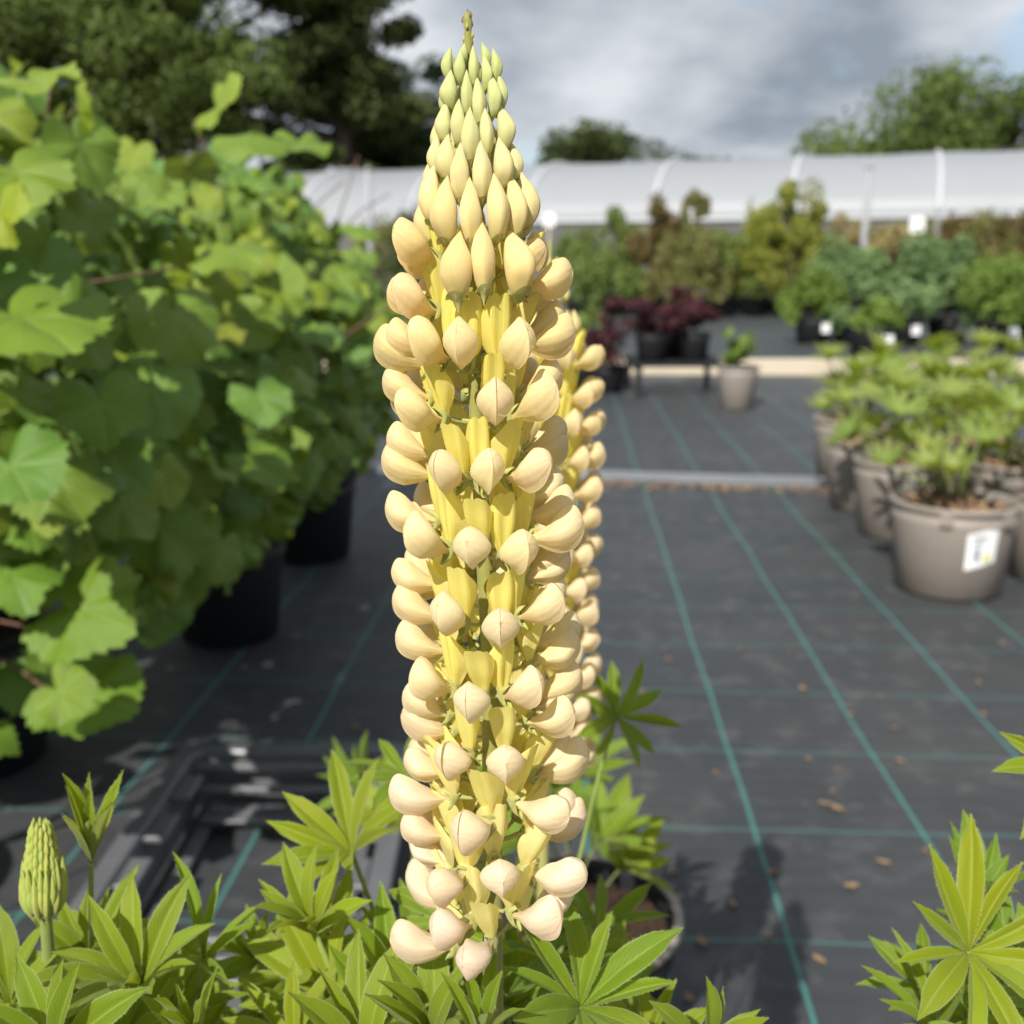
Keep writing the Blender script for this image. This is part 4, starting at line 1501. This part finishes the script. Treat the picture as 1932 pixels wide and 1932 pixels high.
BGG = 'container shrubs before the white tunnel'
for i, a in enumerate((
    ('potted_shrub', 'low rounded dark green potted shrub just right of the flower spike', 1118, 478, 590, 20.0, 105, 'mid', 1500, 0.10),
    ('potted_shrub', 'dark green potted shrub with a thin tall leader beside the flower spike', 1165, 400, 590, 21.5, 60, 'mid', 900, 0.10),
    ('potted_shrub', 'russet-topped potted shrub before the white tunnel', 1232, 385, 590, 20.5, 70, 'brown', 1300, 0.10),
    ('potted_shrub', 'olive green bushy potted shrub below the thin tall sapling', 1292, 455, 588, 19.5, 110, 'olive', 1500, 0.10),
    ('potted_sapling', 'thin tall sapling whose top stands out against the white tunnel', 1302, 365, 588, 21.5, 48, 'olive', 900, 0.10),
    ('potted_shrub', 'dull green potted shrub between the sapling and the yellow shrubs', 1368, 455, 588, 20.0, 95, 'mid', 1300, 0.10),
    ('potted_shrub', 'yellow-green potted shrub, shorter of the two yellow ones', 1425, 392, 586, 20.0, 90, 'lime', 1400, 0.10),
    ('potted_shrub', 'pale yellow-green potted shrub, tallest before the white tunnel', 1490, 352, 586, 19.5, 95, 'lime', 1700, 0.10),
    ('potted_shrub', 'small yellowish potted shrub behind the blue-green bushes', 1600, 408, 585, 21.0, 70, 'straw', 900, 0.10),
    ('potted_shrub', 'straw-coloured potted grass behind the blue-green bushes', 1678, 432, 585, 21.0, 90, 'straw', 1100, 0.10),
    ('potted_shrub', 'russet potted shrub behind the blue-green bushes', 1775, 415, 585, 21.5, 95, 'brown', 1200, 0.10),
    ('potted_shrub', 'olive potted shrub near the right picture edge, before the tunnel', 1850, 408, 585, 21.0, 95, 'olive', 1200, 0.10),
    ('potted_shrub', 'straw-brown potted shrub cut by the right picture edge', 1925, 405, 585, 20.5, 95, 'brown', 1200, 0.10),
    ('potted_shrub', 'dark potted shrub left of the flower spike, before the tunnel', 790, 405, 590, 21.0, 110, 'dark', 1200, 0.10),
    ('potted_shrub', 'brownish potted shrub peeping over the end of the vine row', 850, 440, 590, 20.0, 100, 'olive', 1200, 0.10),
)):
    shrub(a[0], a[1], a[2], a[3], a[4], a[5], a[6] * 1.65, a[7], n=int(a[8] * 2.8), ls=a[9] * 1.0, potr=0.22, group=BGG, seed=i, shape=1.0, pot_h=0.36)
for i, (px, top, w, f_) in enumerate(((1085, 440, 70, 'mid'), (1145, 470, 80, 'mid'), (1205, 440, 70, 'olive'), (1262, 420, 70, 'mid'), (1335, 430, 80, 'olive'), (1395, 440, 70, 'mid'), (1455, 425, 80, 'lime'), (1530, 430, 80, 'olive'), (1560, 450, 70, 'mid'), (1640, 440, 70, 'olive'), (1720, 430, 90, 'olive'), (1810, 425, 80, 'straw'), (1890, 425, 80, 'olive'), (720, 420, 90, 'olive'))):
    shrub('potted_shrub', 'one of the bushy potted shrubs crowded together in the row along the tunnel', px, top, 586, 22.3, w * 1.7, f_, n=2600, ls=0.10, potr=0.22, group='crowded shrubs along the tunnel', seed=120 + i, pot_h=0.36)
BG2 = 'green bushes in black pots, middle distance'
for i, a in enumerate((
    ('potted_bush', 'bright green feathery bush in a black pot, first of the bushes from the path', 1535, 520, 632, 13.0, 90, 'bright', 1800, 0.07),
    ('potted_bush', 'blue-green bush in a black pot next to the feathery green one', 1605, 478, 640, 13.0, 120, 'blue', 2200, 0.08),
    ('potted_bush', 'blue-green bush in the middle of the bush row, white tag on pot', 1700, 470, 642, 12.6, 125, 'blue', 2200, 0.08),
    ('potted_bush', 'tall blue-green bush between the other blue bushes and the round green one', 1785, 462, 642, 12.8, 110, 'blue', 2000, 0.08),
    ('potted_bush', 'smooth round mid green bush in a black pot by the right picture edge', 1880, 505, 640, 12.2, 120, 'bright', 2200, 0.06),
    ('potted_bush', 'round green bush cut off by the right picture edge', 1965, 500, 640, 12.4, 120, 'mid', 1800, 0.06),
    ('potted_bush', 'small pale green leafy plant low before the blue-green bushes', 1645, 575, 660, 10.8, 65, 'bright', 500, 0.10),
)):
    shrub(a[0], a[1], a[2], a[3], a[4], a[5], a[6] * 1.5, a[7], n=int(a[8] * 2.4), ls=a[9] * 1.1, potr=0.24, group=BG2, seed=40 + i, pot_h=0.32, tagged=True, cat='bush')

# wine-red plants on a low black bench
bp = ground(1285, 752)
bench = thing('slatted_bench', 'low black slatted bench carrying dark red plants', 'bench', (bp.x, bp.y + 0.35, 0.004))
bw = 0.68
for k in range(7):
    b = MB()
    b.box((0, -0.36 + k * 0.12, 0.235), (bw, 0.055, 0.025))
    b.build('slat', M['black'], bench)
for sx in (-1, 1):
    b = MB()
    b.box((sx * (bw / 2 - 0.03), 0, 0.208), (0.04, 0.80, 0.028))
    b.build('side_rail', M['black'], bench)
    for sy in (-1, 1):
        b = MB()
        b.box((sx * (bw / 2 - 0.03), sy * 0.36, 0.097), (0.04, 0.04, 0.194))
        b.build('leg', M['black'], bench)


def bench_plant(name, label, px, Y, dz, potr, h, wr, fol, n, seed, mat='black', ph=0.2):
    rnd = np.random.default_rng(seed)
    x = at(px, 600, Y).x
    s = thing(name, label, 'plant', (x, Y, dz), None)
    pot(s, potr, potr * 0.8, ph, M[mat], 24, seed)
    cs = [(rnd.normal() * wr * 0.5, rnd.normal() * wr * 0.5, ph + h * (0.15 + 0.75 * rnd.random())) for _ in range(12)]
    ss = [(wr * 0.4, wr * 0.4, h * 0.18)] * 12
    V, F, val = leaf_cloud(rnd, cs, ss, n, 0.06)
    cloud_obj('foliage', V, F, val, FOL[fol], s)
    b = MB()
    b.tube([(0, 0, ph * 0.85), (0.01, 0, ph + h * 0.6)], [0.008, 0.004], 6)
    b.build('stem', M['bark'], s, True)
    return s


BY = bp.y + 0.35
bench_plant('red_leaved_plant', 'wine-red leafy plant in a black pot on the bench, fuller one', 1232, BY - 0.10, 0.2525, 0.13, 0.24, 0.22, 'red', 900, 61)
bench_plant('red_leaved_plant', 'smaller wine-red plant in a black pot on the bench, beside the grey pot', 1312, BY - 0.05, 0.2525, 0.12, 0.20, 0.18, 'red', 600, 62)
bench_plant('red_leaved_plant', 'tall sparse reddish plant in a black pot on the bench, at the back', 1275, BY + 0.22, 0.2525, 0.10, 0.36, 0.14, 'red', 350, 63)
bench_plant('green_potted_plant', 'small light green plant in a lone taupe pot by the timber board', 1398, 7.0, 0.006, 0.135, 0.24, 0.13, 'bright', 260, 64, 'taupe', 0.28)
bench_plant('red_leaved_plant', 'reddish green plant on the ground just right of the flower spike', 1150, 7.9, 0.006, 0.14, 0.40, 0.22, 'red', 600, 65)
bench_plant('green_potted_plant', 'dark green plant on the ground, half behind the flower spike', 1105, 8.1, 0.006, 0.14, 0.42, 0.22, 'mid', 700, 66)

# ------------------------------------------------------------------ lupins in taupe pots
leaf_meshes = []
for i in range(5):
    r = random.Random(500 + i)
    b = MB()
    n = r.choice((9, 10, 11))
    cup = R(r.uniform(18, 58))
    V, F, al, ac = [], [], [], []
    for k in range(n):
        w = 2 * math.pi * (k + r.uniform(-0.15, 0.15)) / n
        d = Vector((math.cos(w) * math.cos(cup), math.sin(w) * math.cos(cup), math.sin(cup)))
        nz = Vector((-math.cos(w) * math.sin(cup), -math.sin(w) * math.sin(cup), math.cos(cup)))
        side = d.cross(nz)
        ln = r.uniform(0.85, 1.1)
        base = len(V)
        for t in (0, 0.2, 0.45, 0.7, 0.9, 1.0):
            hw = 0.092 * (0.1 + math.sin(math.pi * t ** 1.1) ** 0.8) if t < 1 else 0.003
            c = d * t * ln - nz * 0.16 * t * t
            for s in (-1, 0, 1):
                V.append(c + side * s * hw + nz * abs(s) * hw * 0.35)
                al.append(t)
                ac.append(s)
        for q in range(5):
            for s in range(2):
                a = base + q * 3 + s
                F.append((a, a + 3, a + 4, a + 1))
    leaf_meshes.append(mesh_from('leaf', V, F, M['leaflet'], True, {'along': al, 'across': ac}))


def taupe_lupin(label, x, y, nleaf, seed, card=None, hmax=0.42):
    r = random.Random(seed)
    loc = Vector((x, y, 0.012))
    s = thing('potted_lupin', label, 'plant', loc, 'leafy lupins in taupe pots')
    pot(s, 0.175, 0.15, 0.265, M['taupe'], 56, seed)
    for sx in (-1, 1):
        b = MB()
        b.box((sx * 0.085, -0.158, 0.238), (0.035, 0.012, 0.036), sx * 0.5)
        b.build('lug', M['taupe'], s)
    for k in range(nleaf):
        a, q = r.uniform(0, 6.28), r.random()
        rad = 0.05 + 0.17 * math.sqrt(q)
        h = 0.27 + (hmax - 0.04) * (1 - 0.55 * q) * r.uniform(0.25, 1.0)
        hub = Vector((rad * math.cos(a), rad * math.sin(a), h))
        nrm = (Vector((math.cos(a) * 0.6 * q, math.sin(a) * 0.6 * q - 0.12, 1)) + Vector((r.gauss(0, .25), r.gauss(0, .25), 0))).normalized()
        m = frame(hub, nrm.cross(Vector((r.gauss(0, 1), r.gauss(0, 1), 0.2))), nrm, r.uniform(0.075, 0.12))
        tv = r.uniform(0.8, 1.25)
        lf = obj('leaf', r.choice(leaf_meshes), s, m, (tv * r.uniform(0.6, 1.0), tv * 0.82, tv * 0.8))
        b = MB()
        b.tube([Vector((0.03 * math.cos(a), 0.03 * math.sin(a), 0.23)), hub * 0.55 + Vector((0, 0, 0.13)), hub - nrm * 0.002], [0.0035, 0.003, 0.002], 5)
        b.build('leaf_stalk', M['petiole'], s, True)
    for k in range(12):
        a = r.uniform(0, 6.28)
        b = MB()
        q = r.uniform(0.06, 0.13)
        b.tube([(0.02 * math.cos(a), 0.02 * math.sin(a), 0.232), (q * 0.6 * math.cos(a), q * 0.6 * math.sin(a), 0.232 + r.uniform(0.05, 0.13)), (q * math.cos(a + 0.4), q * math.sin(a + 0.4), 0.245 + r.uniform(0.0, 0.07))], [0.006, 0.005, 0.003], 6)
        b.build('dead_stem', M['dead_stem'], s, True)
    V, F, val = leaf_cloud(np.random.default_rng(seed), [(0, 0, 0.25)], [(0.13, 0.13, 0.03)], 60, 0.05)
    cloud_obj('dead_leaves', V, F, val, M['dead'], s)['kind'] = 'stuff'
    if card is not None:
        # a printed card stuck to the curved pot wall
        V, F = [], []
        for i in range(9):
            for j in range(2):
                aa = R(card) + (i - 4) * 0.066
                z = 0.105 + j * 0.105
                rr_ = 0.15 + 0.025 * z / 0.265 + 0.0025
                V.append((rr_ * math.sin(aa), -rr_ * math.cos(aa), z + 0.012 * (i - 4) / 4))
        for i in range(8):
            F.append((i * 2, i * 2 + 2, i * 2 + 3, i * 2 + 1))
        cd = obj('label_card', mesh_from('label_card', V, F, M['white']), s)
        for z0, z1, a0, a1, mt in ((0.185, 0.195, -3, 1, 'ink'), (0.168, 0.178, -3, 0, 'ink'), (0.120, 0.160, -2.5, -0.5, 'ink'), (0.118, 0.142, 0.5, 3, 'yellow_ink')):
            V, F = [], []
            for i in range(5):
                aa = R(card) + (a0 + (a1 - a0) * i / 4) * 0.058
                for z in (z0, z1):
                    rr_ = 0.15 + 0.025 * z / 0.265 + 0.0040
                    V.append((rr_ * math.sin(aa), -rr_ * math.cos(aa), z))
            for i in range(4):
                F.append((i * 2, i * 2 + 2, i * 2 + 3, i * 2 + 1))
            obj('print', mesh_from('print', V, F, M[mt]), cd)
    return s


for args in (
    ('leafy lupin in a taupe pot with a white printed card, front pot of the group', 1.280, 2.96, 17, 71, 6),
    ('leafy lupin in a taupe pot whose white card is half hidden by the front pot', 1.375, 3.60, 18, 72, -12),
    ('leafy lupin in the taupe pot standing beside the end of the metal rail', 1.40, 4.02, 18, 73),
    ('leafy lupin in a taupe pot cut by the right picture edge', 1.665, 3.08, 17, 74),
    ('leafy lupin in a taupe pot behind the front one, near the right edge', 1.75, 3.55, 18, 75),
    ('leafy lupin in a taupe pot in the third row near the right edge', 1.80, 4.05, 18, 76),
    ('leafy lupin in a taupe pot at the back of the group, by the path', 1.52, 4.62, 18, 77),
    ('leafy lupin in a taupe pot at the back of the group, towards the right edge', 1.98, 4.62, 18, 78),
):
    taupe_lupin(*args)

# ------------------------------------------------------------------ fallen leaves
def scrap_mesh(seed):
    r = random.Random(seed)
    V, F = [], []
    L, W = 1.0, r.uniform(0.35, 0.6)
    for i in range(6):
        t = i / 5
        w = W * math.sin(math.pi * (0.04 + 0.92 * t)) ** 0.8 * 0.5
        for s in (-1, 0, 1):
            V.append((s * w, t - 0.5, 0.16 * (t - 0.5) ** 2 + 0.10 * abs(s) + 0.05 * r.random() + 0.02))
    for i in range(5):
        for s in range(2):
            a = i * 3 + s
            F.append((a, a + 1, a + 4, a + 3))
    return mesh_from('fallen_leaf', V, F, M['dead'])


SC = [scrap_mesh(i) for i in range(5)]
rs = random.Random(9)
spots = [(1525, 1445), (1580, 1465), (1570, 1505), (1555, 1530), (1660, 1325), (1605, 1360), (1855, 1360), (1745, 1620), (1350, 1470), (1275, 1760), (1300, 1900), (1270, 1660), (1488, 1242), (1395, 1235), (1260, 1255), (650, 1255), (680, 1355), (660, 1350), (725, 1320), (670, 1385), (620, 1310), (600, 1470), (1450, 1780), (1890, 1225), (1845, 1300), (1350, 1180), (1700, 1450), (500, 1190), (560, 1240)]
for k in range(18):
    spots.append((rs.uniform(1180, 1900), rs.uniform(960, 1900)))
for px, py in spots:
    g = ground(px, py)
    o = obj('fallen_leaf', rs.choice(SC), None, Matrix.Translation((g.x, g.y, 0.0125)) @ Matrix.Rotation(rs.uniform(0, 6.28), 4, 'Z') @ Matrix.Scale(rs.uniform(0.012, 0.025), 4))
    tag(o, 'small dry brown leaf scrap lying on the black ground cover', 'leaf', 'dry leaf scraps on the ground cover')
g = ground(1800, 1132)
o = obj('fallen_leaf', VL[2], None, frame(Vector((g.x, g.y, 0.024)), Vector((1, 0.1, 0)), Vector((0, -0.3, 1)), 0.035), (1.5, 1.3, 0.5))
tag(o, 'pale green fallen leaf at the foot of the front taupe pot', 'leaf')
# drifted litter along the rail
g0, g1 = ground(1122, 912), ground(1560, 926)
rnd = np.random.default_rng(31)
n = 420
q = rnd.random(n) ** 1.5
Pts = np.stack([g0.x + (g1.x - g0.x) * q, g0.y + (g1.y - g0.y) * q - np.abs(rnd.normal(size=n)) * 0.06 - 0.02, np.full(n, 0.016)], 1)
V, F, val = leaf_cloud(rnd, Pts[:200], [(0.03, 0.03, 0.004)] * 200, n, 0.022)
V[:, 2] = np.maximum(V[:, 2], 0.0145)
tag(cloud_obj('leaf_litter', V, F, val, M['dead'], None), 'dry leaf litter drifted along the metal rail', 'leaf litter', kind='stuff')

# ------------------------------------------------------------------ polytunnel
TA, TB = Vector((-9.0, 31.2, 0)), Vector((16.0, 22.8, 0))
tdir = (TB - TA).normalized()
tnor = Vector((-tdir.y, tdir.x, 0))
Lt = (TB - TA).length
tun = thing('polytunnel', 'long white plastic polytunnel with dark netted sides across the background', 'polytunnel', TA + tdir * (Lt / 2))
rot = Matrix.Rotation(math.atan2(tdir.y, tdir.x), 4, 'Z')
tun.rotation_euler = (0, 0, math.atan2(tdir.y, tdir.x))
zs, rise, halfw = 2.02, 1.70, 3.6
nx, na = 60, 44


def vault(x, a, add=0.0):
    return (x, halfw - (halfw + add) * math.cos(a), zs + (rise + add) * math.sin(a))


V, F = [], []
for i in range(nx + 1):
    x = -Lt / 2 + Lt * i / nx
    sag = 0.012 * math.cos(2 * math.pi * i / 7.5)
    for j in range(na + 1):
        V.append(vault(x, math.pi * j / na, sag))
for i in range(nx):
    for j in range(na):
        a = i * (na + 1) + j
        F.append((a, a + na + 1, a + na + 2, a + 1))
obj('cover', mesh_from('cover', V, F, M['sheet']), tun)
for i in range(9):
    x = -Lt / 2 + Lt * i / 8
    b = MB()
    b.tube([vault(x, max(0.01, math.pi * j / 20), 0.03) for j in range(21)], 0.065, 8)
    b.build('hoop', M['hoop'], tun, True)
    b = MB()
    b.box((x, -0.02, zs / 2), (0.10, 0.10, zs))
    b.build('post', M['post'], tun)
for y in (0.0, 2 * halfw):
    b = MB()
    b.box((0, y, zs / 2 - 0.05), (Lt, 0.03, zs - 0.10))
    b.build('side_netting', M['net'], tun)
    b = MB()
    b.tube([(-Lt / 2, y - 0.05, zs), (Lt / 2, y - 0.05, zs)], 0.05, 8)
    b.build('gutter_rail', M['hoop'], tun, True)

# posts and plant signs between the rows
for px, top, foot, Y, rad, lab in ((1640, 318, 590, 17.5, 0.055, 'tall thin grey post standing before the white tunnel, right of the shrubs'),
                                   (694, 322, 590, 18.5, 0.06, 'thin grey post before the tunnel, seen above the vine leaves')):
    x, zt = at(px, top, Y).x, at(px, top, Y).z
    p = thing('post', lab, 'post', (x, Y, 0.004))
    b = MB()
    b.tube([(0, 0, 0), (0, 0, zt)], rad, 10)
    b.build('pole', M['post'], p, True)
    b = MB()
    b.tube([(0, 0, zt), (0, 0, zt + 0.05)], [rad * 1.3, rad * 0.6], 10)
    b.build('cap', M['post'], p, True)
for px, py, Y, w, lab in ((1036, 415, 18.0, 0.20, 'white plant sign on a stake beside the flower spike'), (1730, 425, 14.5, 0.20, 'white round-cornered sign on a stake above the blue-green bushes')):
    c = at(px, py, Y)
    s = thing('plant_sign', lab, 'sign', (c.x, Y, 0.004))
    b = MB()
    b.tube([(0, 0.01, 0), (0, 0.01, c.z)], 0.015, 8)
    b.build('stake', M['timber'], s, True)
    b = MB()
    P_ = rrect(w, w * 1.1, 0.05, 4)
    k = len(P_)
    b.add([(x, -0.012, c.z + z) for x, z in P_] + [(x, -0.004, c.z + z) for x, z in P_], [tuple(range(k)), tuple(range(2 * k - 1, k - 1, -1))] + [(i, k + i, k + (i + 1) % k, (i + 1) % k) for i in range(k)])
    b.build('board', M['white'], s)

# ------------------------------------------------------------------ trees
def tree(label, x, y, h, rx, rz, zc0, n, ls, fol, seed, clumps=46, trunk=True, group=None, name='broadleaf_tree', hollow=0.55):
    rnd = np.random.default_rng(seed)
    t = thing(name, label, 'tree', (x, y, 0), group)
    b = MB()
    r0 = max(0.12, h * 0.025)
    b.tube([(0, 0, -0.1), (0.05, 0, h * 0.25), (0.15, 0.1, h * 0.55), (0.1, 0, h * 0.85)], [r0 * 1.25, r0, r0 * 0.6, r0 * 0.15], 10)
    cs, ss = [], []
    for i in range(clumps):
        d = rnd.normal(size=3)
        d /= np.linalg.norm(d)
        q = (hollow + (1 - hollow) * rnd.random())
        c = np.array([d[0] * rx * q, d[1] * rx * q, zc0 + d[2] * rz * q])
        cs.append(c)
        k = rx * rnd.uniform(0.14, 0.30)
        ss.append((k, k, k * 0.7))
        if i % 3 == 0:
            b.tube([(0.1, 0, max(0.8, h * 0.35 + 0.2 * (c[2] - h * 0.35))), tuple(c * 0.55 + np.array([0, 0, h * 0.2])), tuple(c)], [r0 * 0.35, r0 * 0.2, r0 * 0.07], 6)
    b.build('trunk', M['bark'], t, True)
    V, F, val = leaf_cloud(rnd, cs, ss, n, ls, 0.7, 0.4)
    cloud_obj('crown', V, F, val, FOL[fol], t)
    return t


TG = 'trees behind the tunnel'
tree('tall dense tree above the vine leaves, far left corner', -17.0, 37, 15, 6.4, 8.2, 7.8, 42000, 0.24, 'oak', 101, 170, group=TG, hollow=0.15)
tree('tall tree with a dark upright trunk behind the vines', -10.8, 35, 16, 5.0, 8.2, 8.2, 40000, 0.24, 'oak', 102, 150, group=TG, hollow=0.15)
tree('dark tall tree whose edge meets the open sky left of the flower', -5.6, 36, 13.5, 3.4, 7.0, 6.8, 36000, 0.24, 'dark', 103, 120, group=TG, hollow=0.15)
tree('low dark rounded tree on the tunnel roofline, right of the flower', 5.0, 66, 9.0, 6.4, 4.6, 5.0, 24000, 0.36, 'dark', 104, 90, group=TG, hollow=0.1)
tree('small sparse tree just right of the low rounded tree', 12.6, 74, 8.6, 6.0, 3.0, 6.0, 7000, 0.36, 'dark', 105, 40, group=TG, hollow=0.2)
tree('broad green tree over the tunnel roof, right picture edge', 17.6, 45, 9.0, 6.6, 4.4, 3.9, 44000, 0.28, 'oak', 106, 170, group=TG, hollow=0.1)
tree('dull green tree cut by the right picture edge, behind the broad one', 24.9, 48, 9.4, 6.4, 4.6, 4.3, 36000, 0.28, 'dark', 107, 140, group=TG, hollow=0.1)
tree('low dark tree filling the gap behind the tunnel, left of the flower', -4.2, 40, 8.0, 3.0, 4.4, 4.2, 20000, 0.26, 'dark', 108, 80, group=TG, hollow=0.15)
